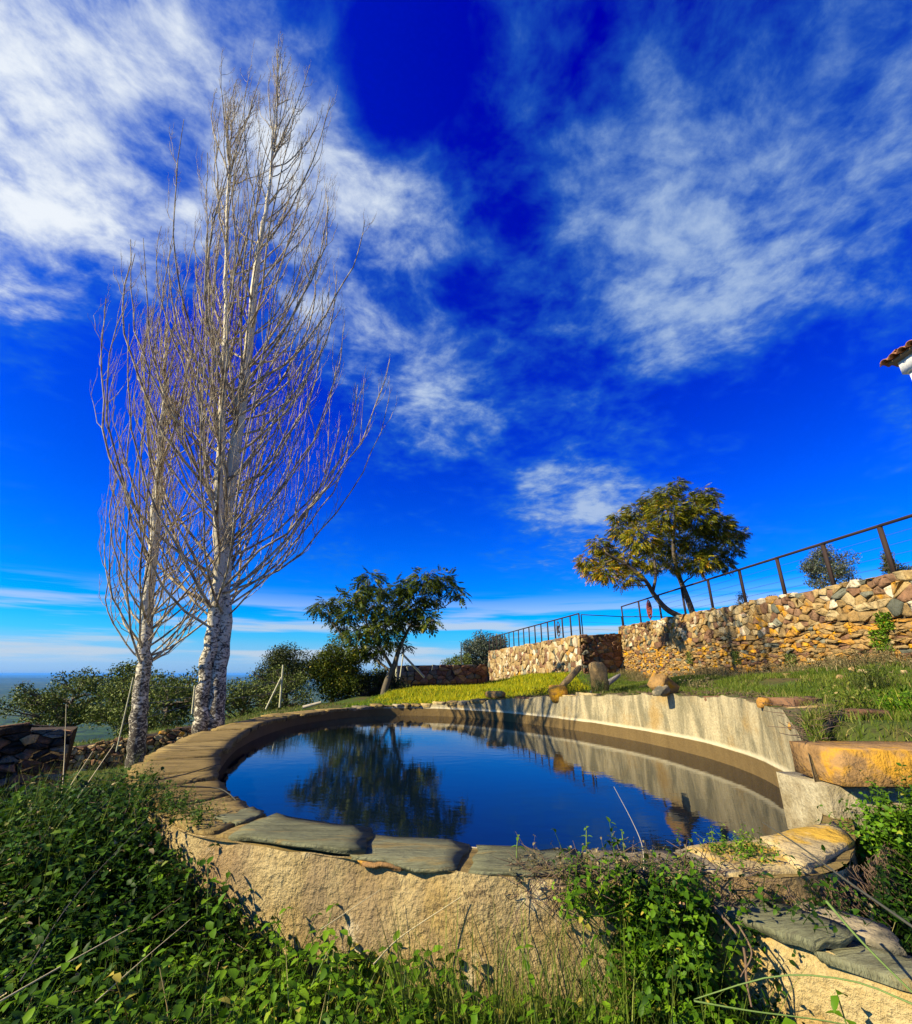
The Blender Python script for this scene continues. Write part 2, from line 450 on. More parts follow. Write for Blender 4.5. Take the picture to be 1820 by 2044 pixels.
def bar(a, b_, wx, wy):
    """square bar from a to b"""
    a, b_ = Vector(a), Vector(b_)
    t = (b_ - a).normalized()
    u = t.cross(Vector((0, 0, 1)) if abs(t.z) < 0.9 else Vector((0, 1, 0))).normalized()
    v = t.cross(u)
    V = [p + u * (sx_ * wx / 2) + v * (sy_ * wy / 2) for p in (a, b_) for sy_ in (-1, 1) for sx_ in (-1, 1)]
    F = np.array([(0, 2, 3, 1), (4, 5, 7, 6), (0, 1, 5, 4), (2, 6, 7, 3), (0, 4, 6, 2), (1, 3, 7, 5)])
    return np.array([tuple(p) for p in V]), F
def nz(p, sc_=1.0):
    return mnoise.noise(Vector(p) * sc_)
def rock(c, size, seed, n=2, flat=0.0, rough=0.28):
    """an angular stone: convex hull of random points kept near a box, edges chipped"""
    import bmesh
    rs = random.Random(seed * 7 + 1)
    bm = bmesh.new()
    m_ = 12 + 7 * n
    for _ in range(m_):
        p = Vector([rs.uniform(-1, 1) for _ in range(3)])
        mx_ = max(abs(p.x), abs(p.y), abs(p.z))
        p = p / mx_ * rs.uniform(0.86, 1.0)
        if flat and _ < 16:
            p = Vector([sg * rs.uniform(1 - flat, 1.0) for sg in ((-1, 1)[_ & 1], (-1, 1)[_ >> 1 & 1], (-1, 1)[_ >> 2 & 1])])
        l_ = 0 if flat else p.length
        if l_ > 1.28:
            p *= (1.28 + (l_ - 1.28) * (0.75 - rough)) / l_
        bm.verts.new((p.x * size[0] / 2, p.y * size[1] / 2, p.z * size[2] / 2))
    r = bmesh.ops.convex_hull(bm, input=bm.verts[:])
    bmesh.ops.delete(bm, geom=[v for v in bm.verts if not v.link_faces], context='VERTS')
    bmesh.ops.triangulate(bm, faces=bm.faces[:])
    bmesh.ops.subdivide_edges(bm, edges=bm.edges[:], cuts=1, use_grid_fill=True)
    bmesh.ops.triangulate(bm, faces=bm.faces[:])
    bmesh.ops.recalc_face_normals(bm, faces=bm.faces[:])
    a = 0.045 * min(size)
    V = []
    bm.verts.index_update()
    for v in bm.verts:
        q = v.co / max(size) * 7 + Vector((seed, seed * 2.3, 1))
        V.append((v.co.x + a * mnoise.noise(q) + c[0], v.co.y + a * mnoise.noise(q + Vector((9, 0, 0))) + c[1], v.co.z + a * mnoise.noise(q + Vector((0, 9, 0))) + c[2]))
    F = [[v.index for v in f.verts] for f in bm.faces]
    bm.free()
    return np.array(V), np.array(F)
def rot_about(V, c, rx=0, ry=0, rz=0):
    from mathutils import Euler
    M = np.array(Euler((rx, ry, rz)).to_matrix())
    c = np.array(c, float)
    return (V - c) @ M.T + c

# ------------------------------------------------------------------ basin outline
IN = [(0.22, 2.66), (1.0, 2.62), (1.51, 2.76), (2.08, 3.06), (2.52, 3.72), (2.93, 4.6), (3.17, 5.8), (3.06, 7.1), (2.6, 8.6),
      (1.8, 10.15), (0.8, 11.5), (-0.34, 12.4), (-1.6, 12.6), (-2.65, 11.95), (-3.22, 10.6), (-3.32, 9.1), (-3.12, 7.4),
      (-2.68, 5.9), (-2.22, 4.75), (-1.77, 3.94), (-1.29, 3.27), (-0.88, 2.97), (-0.42, 2.78)]
OUTP = [(0.15, 2.36), (1.0, 2.34), (1.62, 2.40), (2.17, 2.92), (2.90, 3.98), (3.45, 4.45), (3.68, 5.8), (3.55, 7.3), (3.05, 8.95),
        (2.2, 10.5), (1.1, 11.95), (-0.3, 12.9), (-1.75, 13.1), (-3.0, 12.35), (-3.75, 10.8), (-3.9, 9.1), (-3.72, 7.2),
        (-3.3, 5.6), (-2.78, 4.42), (-2.12, 3.55), (-1.48, 2.93), (-0.95, 2.70), (-0.40, 2.53)]
ZT = [0.20, 0.20, 0.20, 0.20, 0.63, 0.72, 0.77, 0.73, 0.66, 0.56, 0.44, 0.29, 0.22, 0.19, 0.18, 0.18, 0.18, 0.18, 0.19, 0.20, 0.20, 0.20, 0.20]
NP_ = len(IN)
def ring(ctrl, t):
    P = np.array(ctrl, float)
    if P.ndim == 1:
        P = P[:, None]
    t = np.asarray(t, float) % NP_
    i = t.astype(int)
    f = (t - i)[:, None]
    p0, p1, p2, p3 = P[(i - 1) % NP_], P[i % NP_], P[(i + 1) % NP_], P[(i + 2) % NP_]
    return 0.5 * (2 * p1 + (p2 - p0) * f + (2 * p0 - 5 * p1 + 4 * p2 - p3) * f ** 2 + (3 * p1 - p0 - 3 * p2 + p3) * f ** 3)
def ztop(t):
    t = np.asarray(t, float) % NP_
    zs = np.array(ZT + [ZT[0]])
    z = np.interp(t, np.arange(NP_ + 1), zs)
    # the low front rim breaks off sharply where the high right wall begins
    z = np.where((t > 3.0) & (t < 3.42), 0.20, z)
    z = np.where((t >= 3.42) & (t < 4.0), np.interp(t, [3.42, 4.0], [0.51, 0.63]), z)
    return z
TT = np.linspace(0, NP_, 300, endpoint=False)
INP = ring(IN, TT)
OUTPT = ring(OUTP, TT)
def inside(poly, x, y):
    x = np.asarray(x, float)
    y = np.asarray(y, float)
    res = np.zeros(x.shape, bool)
    n = len(poly)
    j = n - 1
    for i in range(n):
        xi, yi = poly[i]
        xj, yj = poly[j]
        cnd = ((yi > y) != (yj > y)) & (x < (xj - xi) * (y - yi) / (yj - yi + 1e-12) + xi)
        res ^= cnd
        j = i
    return res
MIDPT = 0.45 * INP + 0.55 * OUTPT

# ------------------------------------------------------------------ terrain
CP = np.array([
    (0, 0, -.5), (0, 2.2, -.45), (1.5, 1.8, -.45), (-1.5, 2.2, -.36), (-2.4, 3.2, -.10), (-1.9, 3.15, .04), (-2.25, 3.45, .05), (-2.9, 4.2, -.10), (-2.6, 3.9, -.02), (-1.60, 2.75, -.20), (-1.1, 2.4, -.44), (-3.4, 3.4, -.38), (-3.45, 5.0, -.20), (-3.8, 5.9, -.32), (-4.3, 7.3, -.34),
    (-4.6, 6.4, -.62), (-6.2, 9.1, -.74), (-5.6, 9.3, -.62), (-6.8, 9.0, -.72), (-5.0, 7.4, -.5), (-4.2, 8.5, -.12), (-5.3, 8.4, -.42), (-7, 8.3, -.78), (-5, 5, -.5), (-8, 5, -.9), (-4.2, 11, .0), (-6.2, 10.9, -.15),
    (-7.6, 10.3, -.38), (-10, 12, -1.2), (-9, 18, -1.4), (-14, 18, -2.4), (-7, 24, -.35), (-3.3, 23, .0), (-3.2, 14, .10), (0, 14, .22), (0, 20, .42),
    (-4, 30, .45), (2.6, 36, .6), (6, 22.7, 1.0), (3, 16, .5), (7, 23, 1.0), (8, 20, .62), (8, 14, .9), (8.3, 9, 1.12), (6, 9, .95), (4.3, 9, .70),
    (4, 6, .74), (4.2, 4.2, .62), (6, 4, .85), (8.3, 6, 1.15), (8, 3.6, 1.1), (3.6, 11, .52), (1.5, 13, .30), (-20, 40, -6), (-30, 25, -7),
    (-30, 5, -5), (0, 60, -1.5), (-15, 60, -7), (20, 60, 2), (5, -8, -.6), (-8, -6, -1.), (8, -5, .2), (12, 20, 1.6), (20, 20, 2.2), (20, 5, 2.),
    (12, 5, 1.6), (2.6, 12.6, .36), (-1.8, 13.7, .12), (-3.9, 12.6, .05), (-4.4, 10, -.02)])
def height(x, y):
    x = np.asarray(x, float)
    y = np.asarray(y, float)
    shp = x.shape
    xf, yf = x.ravel(), y.ravel()
    num = np.zeros(xf.shape)
    dn = np.zeros(xf.shape)
    for cx_, cy_, cz_ in CP:
        wgt = 1.0 / (((xf - cx_) ** 2 + (yf - cy_) ** 2) + 0.15) ** 1.9
        num += wgt * cz_
        dn += wgt
    z = num / dn
    r = np.hypot(xf, yf)
    nn = 0.03 * np.sin(2.1 * xf + 1.3 * np.sin(1.7 * yf)) * np.sin(1.9 * yf + 0.6) + 0.012 * np.sin(6.3 * xf + 2 * np.sin(3 * yf)) * np.sin(5.1 * yf)
    z = z + nn * (r < 60)
    # low ground in front of the right-hand end wall
    low = (xf > 1.75) & (yf < 3.5) & (xf < 7) & (yf > -2)
    z = np.where(low, np.minimum(z, -0.38 + 0.1 * nn), z)
    # the hill falls away to the plain
    t = np.clip((r - 25) / 1500, 0, 1)
    fall = -150 * (1 - (1 - t) ** 2.6)
    hills = 16 * np.sin(xf / 900 + 1.1) * np.sin(yf / 1300 + 0.4) + 9 * np.sin(xf / 370 + yf / 510) + 5 * np.sin(xf / 170 - yf / 230 + 1)
    hills2 = 75 * np.exp(-((yf - 30000 + 0.12 * xf) / 3500) ** 2) * (0.75 + 0.25 * np.sin(xf / 2600 + 1) * np.sin(xf / 5200)) + 55 * np.exp(-((yf - 15000 - 0.2 * xf) / 1500) ** 2) * (0.5 + 0.5 * np.sin(xf / 1700 + 2))
    k = np.clip((r - 150) / 1200, 0, 1)
    z = z * np.clip(1 - (r - 60) / 300, 0, 1) + fall + hills * k + hills2
    ins = inside(MIDPT, xf, yf)
    z = np.where(ins, -0.85, z)
    return z.reshape(shp)
def axis_coords(lo, hi_, step, far, grow=1.17):
    a = list(np.arange(lo, hi_ + 1e-6, step))
    s_, x_ = step, hi_
    up = []
    while x_ < far:
        s_ *= grow
        x_ += s_
        up.append(x_)
    s_, x_ = step, lo
    dnw = []
    while x_ > -far:
        s_ *= grow
        x_ -= s_
        dnw.append(x_)
    return np.array(dnw[::-1] + a + up)
gx = axis_coords(-8.0, 9.0, 0.14, 60000)
gy = axis_coords(-1.0, 15.0, 0.14, 60000, 1.13)
gy = gy[gy > -3000]
GX, GY = np.meshgrid(gx, gy)
GZ = height(GX, GY)
V = np.stack([GX, GY, GZ], -1).reshape(-1, 3)
ii = np.arange(len(gx) * len(gy)).reshape(len(gy), len(gx))
F = np.stack([ii[:-1, :-1], ii[:-1, 1:], ii[1:, 1:], ii[1:, :-1]], -1).reshape(-1, 4)
ground = mesh_np('ground', [(V, F)], 'ground', smooth=True, rnd=False)
tag(ground, kind='structure')
def gz(x, y):
    return float(height(np.array([x]), np.array([y]))[0])

# raised terrace behind the retaining walls
m, h, b = new_mat('terrace')
n1 = h.noise(coords(h), 1.5, 5, 0.6)
h.link(h.mix(n1.outputs[0], (0.20, 0.16, 0.09), (0.10, 0.11, 0.04)), b.inputs['Base Color'])
b.inputs['Roughness'].default_value = 1.0
tp = [(8.52, 0.0), (8.52, 24.15), (6.12, 23.05), (2.75, 38.2), (8, 62), (75, 62), (75, 0.0)]
me = bpy.data.meshes.new('terrace')
me.from_pydata([(x, y, 2.70) for x, y in tp], [], [tuple(range(len(tp)))[::-1]])
me.materials.append(MATS['terrace'])
o = bpy.data.objects.new('terrace', me)
COL.objects.link(o)
tag(o, kind='structure')

# ------------------------------------------------------------------ the basin
basin = thing('water_basin', 'old oval stone water basin with stained plaster walls, full of dark water', 'basin', (0, 7.5, -0.8))
def strip(top_xy, levels_fn, mat, name, flip=False, disp=0.0, seed=0):
    """vertical wall along a closed outline; levels_fn(k) -> list of z per outline point"""
    n = len(top_xy)
    rows = []
    for k, zz in enumerate(levels_fn):
        rows.append(np.column_stack([top_xy, zz]))
    V = np.array(rows)
    if disp:
        cx_ = top_xy.mean(0)
        for k in range(V.shape[0]):
            for j in range(n):
                p = V[k, j]
                d = disp * (nz((p[0] + seed, p[1], p[2] * 1.5), 1.6) + 0.5 * nz((p[0], p[1] + seed, p[2]), 5.0))
                q = p[:2] - cx_
                V[k, j, :2] += q / np.linalg.norm(q) * d
    idx = np.arange(V.shape[0] * n).reshape(V.shape[0], n)
    A, Bn = idx[:-1], idx[1:]
    F = np.stack([A, np.roll(A, -1, 1), np.roll(Bn, -1, 1), Bn], -1).reshape(-1, 4)
    if flip:
        F = F[:, ::-1]
    return V.reshape(-1, 3), F
zt = ztop(TT)
edge = np.array([0.03 * nz((x, y, 0.3), 2.5) + 0.02 * nz((x, y, 4.0), 8.0) for x, y in INP])
ztj = zt + np.where((TT > 4.2) & (TT < 10.5), edge * 1.6, edge * 0.2) - 0.012
lv = [np.full(300, -0.84), np.full(300, -0.05), np.full(300, 0.08), np.full(300, 0.15), np.full(300, 0.20)]
lvl = [np.minimum(l, ztj - 0.01 * (5 - k)) for k, l in enumerate(lv)]
for f in (0.3, 0.6, 0.85, 1.0):
    lvl.append(np.maximum(lvl[4] * (1 - f) + ztj * f, lvl[-1] + 0.002))
V, F = strip(INP, lvl, None, None, flip=False, disp=0.012, seed=3)
mesh_np('inner_wall', [(V, F)], 'plaster_inner', basin, smooth=True)
rows_o = [np.full(300, -0.9), np.full(300, -0.5)] + [(-0.5 * (1 - f) + ztj * f) for f in (0.2, 0.4, 0.6, 0.8, 0.93, 1.0)]
V, F = strip(OUTPT, rows_o, None, None, flip=True, disp=0.05, seed=9)
mesh_np('outer_wall', [(V, F)], 'plaster_front', basin, smooth=True)
tv, tf = [], []
K = 5
for k in range(K):
    f = k / (K - 1)
    xy = INP * (1 - f) + OUTPT * f
    zz = ztj + np.array([0.02 * nz((x, y, 7.7), 4) for x, y in xy]) * (0 < k < K - 1)
    tv.append(np.column_stack([xy, zz - (0.0 if 0 < k < K - 1 else 0.004)]))
V = np.array(tv)
idx = np.arange(K * 300).reshape(K, 300)
A, Bn = idx[:-1], idx[1:]
F = np.stack([A, Bn, np.roll(Bn, -1, 1), np.roll(A, -1, 1)], -1).reshape(-1, 4)
tmid = np.tile(TT, K - 1)
high = (tmid > 3.3) & (tmid < 10.2)
mesh_np('wall_top', [(V.reshape(-1, 3), F[~high], None, 0), (V.reshape(-1, 3), F[high], None, 1)], ['rim_sandstone', 'dry_earth'], basin, smooth=True)
bt = np.column_stack([INP * 1.0, np.full(300, -0.80)])
me = bpy.data.meshes.new('floor')
me.from_pydata([(x, y - 7.5, 0.05) for x, y in INP * 1.0], [], [tuple(range(300))])
me.materials.append(MATS['soil'])
fo = bpy.data.objects.new('floor', me)
COL.objects.link(fo)
fo.parent = basin

def slab(t0, t1, i_off, o_off, z, th, mat, seed, tilt=0.0, nt_=5, ns=3, jag=0.02, par=None, name='coping_slab', pts=None):
    """flat quarried stone laid over the rim between outline parameters t0..t1, split edges, layered sides"""
    rs = random.Random(seed)
    cut = [(rs.uniform(0, .16), rs.uniform(0, .22)) for _ in range(4)]
    top = []
    for a in range(nt_ + 1):
        for c_ in range(ns + 1):
            f = a / nt_
            s_ = c_ / ns
            # knock the corners off so no two outlines agree
            f2 = f + (cut[0][0] * (1 - s_) + cut[1][0] * s_) * (1 - f) - (cut[2][0] * (1 - s_) + cut[3][0] * s_) * f
            f2 = f * 0.45 + f2 * 0.55
            s2 = s_ + 0.4 * ((cut[0][1] * (1 - f) ** 2 + cut[2][1] * f ** 2) * (1 - s_) - (cut[1][1] * (1 - f) ** 2 + cut[3][1] * f ** 2) * s_)
            if pts is None:
                t = t0 + (t1 - t0) * f2
                pi = ring(IN, [t])[0]
                po = ring(OUTP, [t])[0]
                e = (po - pi)
                e = e / np.linalg.norm(e)
                p = (pi + e * i_off) * (1 - s2) + (po + e * o_off) * s2
            else:
                q0 = np.array(pts[0]) * (1 - f2) + np.array(pts[1]) * f2
                q1 = np.array(pts[3]) * (1 - f2) + np.array(pts[2]) * f2
                p = q0 * (1 - s2) + q1 * s2
            if a in (0, nt_) or c_ in (0, ns):
                p = p + np.array([rs.uniform(-jag, jag), rs.uniform(-jag, jag)]) * 0.7
            zz = z + tilt * (s_ - 0.5) + 0.005 * nz((p[0] * 1.0 + seed, p[1] * 3.0, 0.0), 2.2) + rs.uniform(-.0015, .0015)
            if (a in (0, nt_) or c_ in (0, ns)) and rs.random() < 0.25:
                zz -= rs.uniform(.004, .012)
            top.append((p[0], p[1], zz))
    V = list(top)
    nS = ns + 1
    loop = [c_ for c_ in range(nS)] + [a * nS + ns for a in range(1, nt_ + 1)] + [nt_ * nS + c_ for c_ in range(ns - 1, -1, -1)] + [a * nS for a in range(nt_ - 1, 0, -1)]
    cen = np.mean(np.array(top)[:, :2], 0)
    F = []
    for a in range(nt_):
        for c_ in range(ns):
            i0 = a * nS + c_
            F.append((i0, i0 + 1, i0 + nS + 1, i0 + nS))
    prev = loop
    for lev, lo_, hi_ in ((0.5, -.008, .012), (1.0, .0, .024)):
        cur = []
        for li in loop:
            p = np.array(top[li])
            d = (cen - p[:2])
            d = d / (np.linalg.norm(d) + 1e-6)
            ins = rs.uniform(lo_, hi_)
            V.append((p[0] + d[0] * ins, p[1] + d[1] * ins, p[2] - th * lev))
            cur.append(len(V) - 1)
        for q in range(len(loop)):
            F.append((prev[q], prev[(q + 1) % len(loop)], cur[(q + 1) % len(loop)], cur[q])[::-1])
        prev = cur
    Va = np.array(V)
    Fa = np.array(F)
    v0, v1, v2 = Va[Fa[0][0]], Va[Fa[0][1]], Va[Fa[0][2]]
    if np.cross(v1 - v0, v2 - v0)[2] < 0:
        Fa = Fa[:, ::-1]
    return mesh_np(name, [(Va, Fa, rs.random())], mat, par or basin)

sd = 100
# left rim: broad brown sandstone slabs bedded in the wall head
t = 12.9
while t < 19.5:
    w_ = random.uniform(0.35, 0.95)
    sd += 1
    t1_ = min(t + w_ - random.uniform(.004, .02), 19.6)
    slab(t, t1_, -0.03 + random.uniform(-.06, .03), random.uniform(-.04, .03), 0.204 + random.uniform(-.006, .012), random.uniform(.05, .075), 'rim_sandstone', sd, random.uniform(-.012, .012), 7, 5, 0.02)
    t += w_
# near-left: slate
for t0, t1, io, oo, z, th, mt, tl in (
        (19.60, 20.35, -.05, -.02, .208, .05, 'rim_sandstone', .005), (20.0, 20.42, -.03, -.16, .222, .02, 'rim_slate', .0), (20.36, 20.7, -.03, -.03, .208, .05, 'rim_sandstone', .0),
        (20.5, 22.02, -.05, .012, .226, .024, 'rim_slate', -.008),
        (21.8, 22.85, -.03, .022, .206, .020, 'rim_slate', -.014), (21.86, 22.35, .12, .014, .186, .022, 'block_orange', 0), (22.8, 23.5, -.03, .012, .199, .022, 'rim_slate', .0),
        (23.5, 24.1, -.03, .0, .196, .03, 'rim_grey', .0), (24.08, 24.5, -.03, .0, .198, .035, 'rim_grey', .005)):
    sd += 1
    slab(t0, t1, io, oo, z, th, mt, sd, tl, 6, 4, 0.02)
slab(0, 0, 0, 0, 0.212, 0.05, 'rim_lichen', 331, 0.0, 7, 4, 0.012, basin, 'coping_slab', [(1.50, 2.74), (2.20, 3.06), (2.02, 2.72), (1.46, 2.34)])
slab(0, 0, 0, 0, 0.204, 0.05, 'rim_lichen', 332, 0.0, 6, 4, 0.012, basin, 'coping_slab', [(1.10, 2.66), (1.64, 2.80), (1.58, 2.37), (1.14, 2.33)])
# far rim: flat stones of mixed length
t = 10.15
while t < 12.88:
    w_ = random.uniform(0.14, 0.34)
    sd += 1
    zc = float(ztop([t + w_ / 2])[0])
    slab(t, t + w_ - 0.012, -0.04 + random.uniform(-.03, .03), random.uniform(-.1, .1), zc + 0.02 + random.uniform(-.02, .03), random.uniform(.05, .09), random.choice(['rim_grey', 'rim_grey', 'rim_sandstone', 'rim_lichen']), sd, random.uniform(-.03, .03), 4, 3, 0.03)
    t += w_
# right high wall: broken cap stones with gaps
t = 4.25
while t < 10.1:
    w_ = random.uniform(0.10, 0.32)
    sd += 1
    if random.random() < 0.45:
        zc = float(ztop([t + w_ / 2])[0])
        slab(t, t + w_ - 0.012, random.uniform(-.02, .12), random.uniform(-.12, .1), zc + random.uniform(-.02, .03), random.uniform(.05, .1), random.choice(['rim_grey', 'rim_grey', 'stone_tan', 'stone_brown', 'rim_lichen', 'stone_tan']), sd, random.uniform(-.04, .04), 4, 3, 0.035)
    t += w_
# end wall turned towards the camera on the right, and the channel's side wall
def rough_box(V, F, amt, seed, sub=0):
    return V
def plate_wall(name, a, b_, zlo, zhi0, zhi1, thick, mat, par, seed, n=26, mrows=8, amt=0.02):
    """upright wall sheet with thickness running a->b; the front faces right of the direction b->a"""
    a, b_ = np.array(a, float), np.array(b_, float)
    d = (b_ - a)
    L = np.linalg.norm(d)
    d /= L
    nrm = np.array([d[1], -d[0]])
    rowsV = []
    for r_i in range(mrows + 1):
        for c_i in range(n + 1):
            s_ = c_i / n
            zh = zhi0 * (1 - s_) + zhi1 * s_
            z = zlo + (zh - zlo) * r_i / mrows
            p = a + d * L * s_
            dd = amt * (nz((p[0] * 2 + seed, p[1] * 2, z * 2), 1.3) + 0.5 * nz((p[0], p[1] + seed, z), 7))
            q = p + nrm * dd
            rowsV.append((q[0], q[1], z))
    for c_i in range(n + 1):
        s_ = c_i / n
        zh = zhi0 * (1 - s_) + zhi1 * s_
        p = a + d * L * s_ - nrm * thick
        rowsV.append((p[0], p[1], zh - 0.01))
    for c_i in range(n + 1):
        s_ = c_i / n
        p = a + d * L * s_ - nrm * thick
        rowsV.append((p[0], p[1], zlo))
    idx = np.arange((mrows + 3) * (n + 1)).reshape(mrows + 3, n + 1)
    A, Bn = idx[:-1], idx[1:]
    F = np.stack([A[:, :-1], A[:, 1:], Bn[:, 1:], Bn[:, :-1]], -1).reshape(-1, 4)
    e0 = [list(idx[:, 0][::-1]), list(idx[:, -1])]
    Va = np.array(rowsV)
    ch = [(Va, F)]
    for e in e0:
        tri = [(e[0], e[k], e[k + 1]) for k in range(1, len(e) - 1)]
        ch.append((Va, np.array(tri)))
    return mesh_np(name, ch, mat, par)
plate_wall('end_wall', (2.25, 3.17), (5.6, 3.02), -0.85, 0.355, 0.36, 0.5, 'plaster_pale', basin, 4)

# water
me = bpy.data.meshes.new('water')
grow = INP + (INP - INP.mean(0)) / np.linalg.norm(INP - INP.mean(0), axis=1)[:, None] * 0.03
me.from_pydata([(x, y, 0.0) for x, y in grow], [], [tuple(range(300))])
me.materials.append(MATS['water'])
wo = bpy.data.objects.new('water', me)
COL.objects.link(wo)
tag(wo, kind='structure')

# big sandstone block on the end wall, loose stones round the rim
def stone_thing(name, label, c, size, seed, mat, rz=0, rx=0, ry=0, cat='stone', n=3, rough=0.25, flat=0.0):
    V, F = rock(c, size, seed, n, rough=rough, flat=flat)
    V = rot_about(V, c, rx, ry, rz)
    o = mesh_np(name, [(V, F, random.random())], mat)
    return tag(o, label, cat)
blk = stone_thing('stone_block', 'long orange sandstone block lying on the pale end wall', (3.22, 3.29, 0.462), (1.84, 0.44, 0.205), 5, 'block_orange', R(-2), n=6, flat=0.10)
stone_thing('rim_stone', 'rounded orange lichen stone hanging over the far basin edge', (2.03, 9.95, 0.61), (0.42, 0.42, 0.36), 11, 'stone_orange')
stone_thing('rim_stone', 'pointed yellow lichen stone standing on the right basin rim', (3.05, 7.18, 0.83), (0.40, 0.3, 0.24), 12, 'stone_ochre', 0.6, 0.2, 0.5, flat=.3)
stone_thing('rim_stone', 'small grey stone leaning against the pointed yellow stone', (2.92, 6.98, 0.77), (0.26, 0.16, 0.11), 13, 'rim_grey', 0.4, 0.3, -0.5)
stone_thing('rim_stone', 'flat yellow stone on the far basin edge before the lawn', (0.95, 11.7, 0.53), (0.5, 0.26, 0.16), 14, 'stone_ochre', -0.6)
stone_thing('rim_stone', 'rust brown broken stone where the right basin wall steps down', (3.26, 4.72, 0.72), (0.42, 0.26, 0.13), 15, 'stone_brown', 0.3, flat=.25)
stone_thing('rim_stone', 'small bright orange stone on the lip of the right basin wall', (3.03, 4.85, 0.73), (0.13, 0.12, 0.10), 16, 'stone_orange', 0.3)
stone_thing('rim_stone', 'yellow chip of stone on the stepped end of the basin wall', (2.72, 4.02, 0.60), (0.12, 0.1, 0.07), 17, 'stone_ochre', 0.8)
stone_thing('loose_stone', 'pale white stone caught in the vines on the front rim', (0.93, 2.30, 0.10), (0.12, 0.10, 0.08), 18, 'stone_white', 0.4)
stone_thing('rim_stone', 'brown flat stone behind the stepped end of the basin wall', (3.4, 4.35, 0.66), (0.6, 0.22, 0.10), 19, 'stone_brown', -0.2, flat=.25)

# channel wall with slate caps, lower right
ch = thing('channel_wall', 'low yellow plastered channel wall capped with slate slabs', 'wall', (1.5, 2.1, -0.6))
plate_wall('wall_face', (1.00, 2.36), (2.05, 1.36), -0.9, 0.075, 0.035, 0.22, 'plaster_yellow', ch, 6, n=30, mrows=10, amt=0.03)
dch = np.array([2.05 - 1.0, 1.36 - 2.36])
dch = dch / np.linalg.norm(dch)
nch = np.array([-dch[1], dch[0]])
def chp(s_, off):
    p = np.array([1.0, 2.36]) + dch * s_ + nch * off
    return (p[0], p[1])
slab(0, 0, 0, 0, 0.112, 0.035, 'rim_slate', 301, 0.02, 8, 4, 0.02, ch, 'cap_slab', [chp(-.03, -.02), chp(.42, -.04), chp(.56, .12), chp(.02, .22)])
slab(0, 0, 0, 0, 0.098, 0.03, 'rim_grey', 302, 0.01, 8, 4, 0.02, ch, 'cap_slab', [chp(.18, .16), chp(.66, .12), chp(.62, .30), chp(.22, .34)])
slab(0, 0, 0, 0, 0.070, 0.03, 'rim_slate', 303, 0.01, 8, 4, 0.02, ch, 'cap_slab', [chp(.40, -.04), chp(1.3, -.03), chp(1.3, .20), chp(.50, .14)])

# ------------------------------------------------------------------ rubble masonry
def clip_poly(poly, nx_, ny_, c_):
    """keep points with n.p <= c"""
    out = []
    n = len(poly)
    for i in range(n):
        p, q = poly[i], poly[(i + 1) % n]
        dp = nx_ * p[0] + ny_ * p[1] - c_
        dq = nx_ * q[0] + ny_ * q[1] - c_
        if dp <= 0:
            out.append(p)
        if (dp < 0 < dq) or (dq < 0 < dp):
            f = dp / (dp - dq)
            out.append((p[0] + (q[0] - p[0]) * f, p[1] + (q[1] - p[1]) * f))
    return out
def cells(L, zlo, zhi, wx, hz, rs, jitter=0.46, drop=0.20):
    """irregular stone outlines filling 0..L x zlo(s)..zhi(s)"""
    pts = []
    zmin = min(zlo(0), zlo(L))
    zmax = max(zhi(0), zhi(L))
    hzf = hz if callable(hz) else (lambda q: hz)
    hz0 = hz((zmin + zmax) / 2) if callable(hz) else hz
    z = zmin + hz0 / 2
    row = 0
    while z < zmax + hz0:
        k = wx(z) if callable(wx) else wx
        s_ = (row % 2) * k * 0.5
        while s_ < L + k:
            if rs.random() > drop:
                pts.append((s_ + rs.uniform(-jitter, jitter) * k, z + rs.uniform(-jitter, jitter) * hzf(z)))
            s_ += k * rs.choice((rs.uniform(0.5, 0.9), rs.uniform(0.9, 1.7)))
        z += hzf(z) * rs.uniform(0.8, 1.25)
        row += 1
    kx = (wx(zmin) if callable(wx) else wx)
    asp = kx / hz0
    Q = np.array(pts)
    out = []
    for i, (a, c_) in enumerate(pts):
        lo, hi_ = zlo(a), zhi(a)
        if a < -0.1 or a > L + 0.1 or c_ < lo - 0.02 or c_ > hi_ + 0.05:
            continue
        d2 = (Q[:, 0] - a) ** 2 + ((Q[:, 1] - c_) * asp) ** 2
        nb = np.argsort(d2)[1:22]
        poly = [(max(0, a - 2), max(lo, c_ - 2)), (min(L, a + 2), max(lo, c_ - 2)), (min(L, a + 2), c_ + 2), (max(0, a - 2), c_ + 2)]
        # sloping top
        e = 0.05
        sl = (zhi(a + e) - zhi(a - e)) / (2 * e)
        poly = clip_poly(poly, -sl, 1.0, hi_ - sl * a + rs.uniform(-0.05, 0.02))
        for j in nb:
            bx_, bz_ = Q[j]
            dx, dz_ = bx_ - a, (bz_ - c_) * asp * asp
            mx_, mz_ = (a + bx_) / 2, (c_ + bz_) / 2
            poly = clip_poly(poly, dx, dz_, dx * mx_ + dz_ * mz_)
            if len(poly) < 3:
                break
        if len(poly) >= 3:
            ar = 0.5 * abs(sum(poly[k][0] * poly[(k + 1) % len(poly)][1] - poly[(k + 1) % len(poly)][0] * poly[k][1] for k in range(len(poly))))
            if ar > 0.0012:
                out.append((poly, ar))
    return out
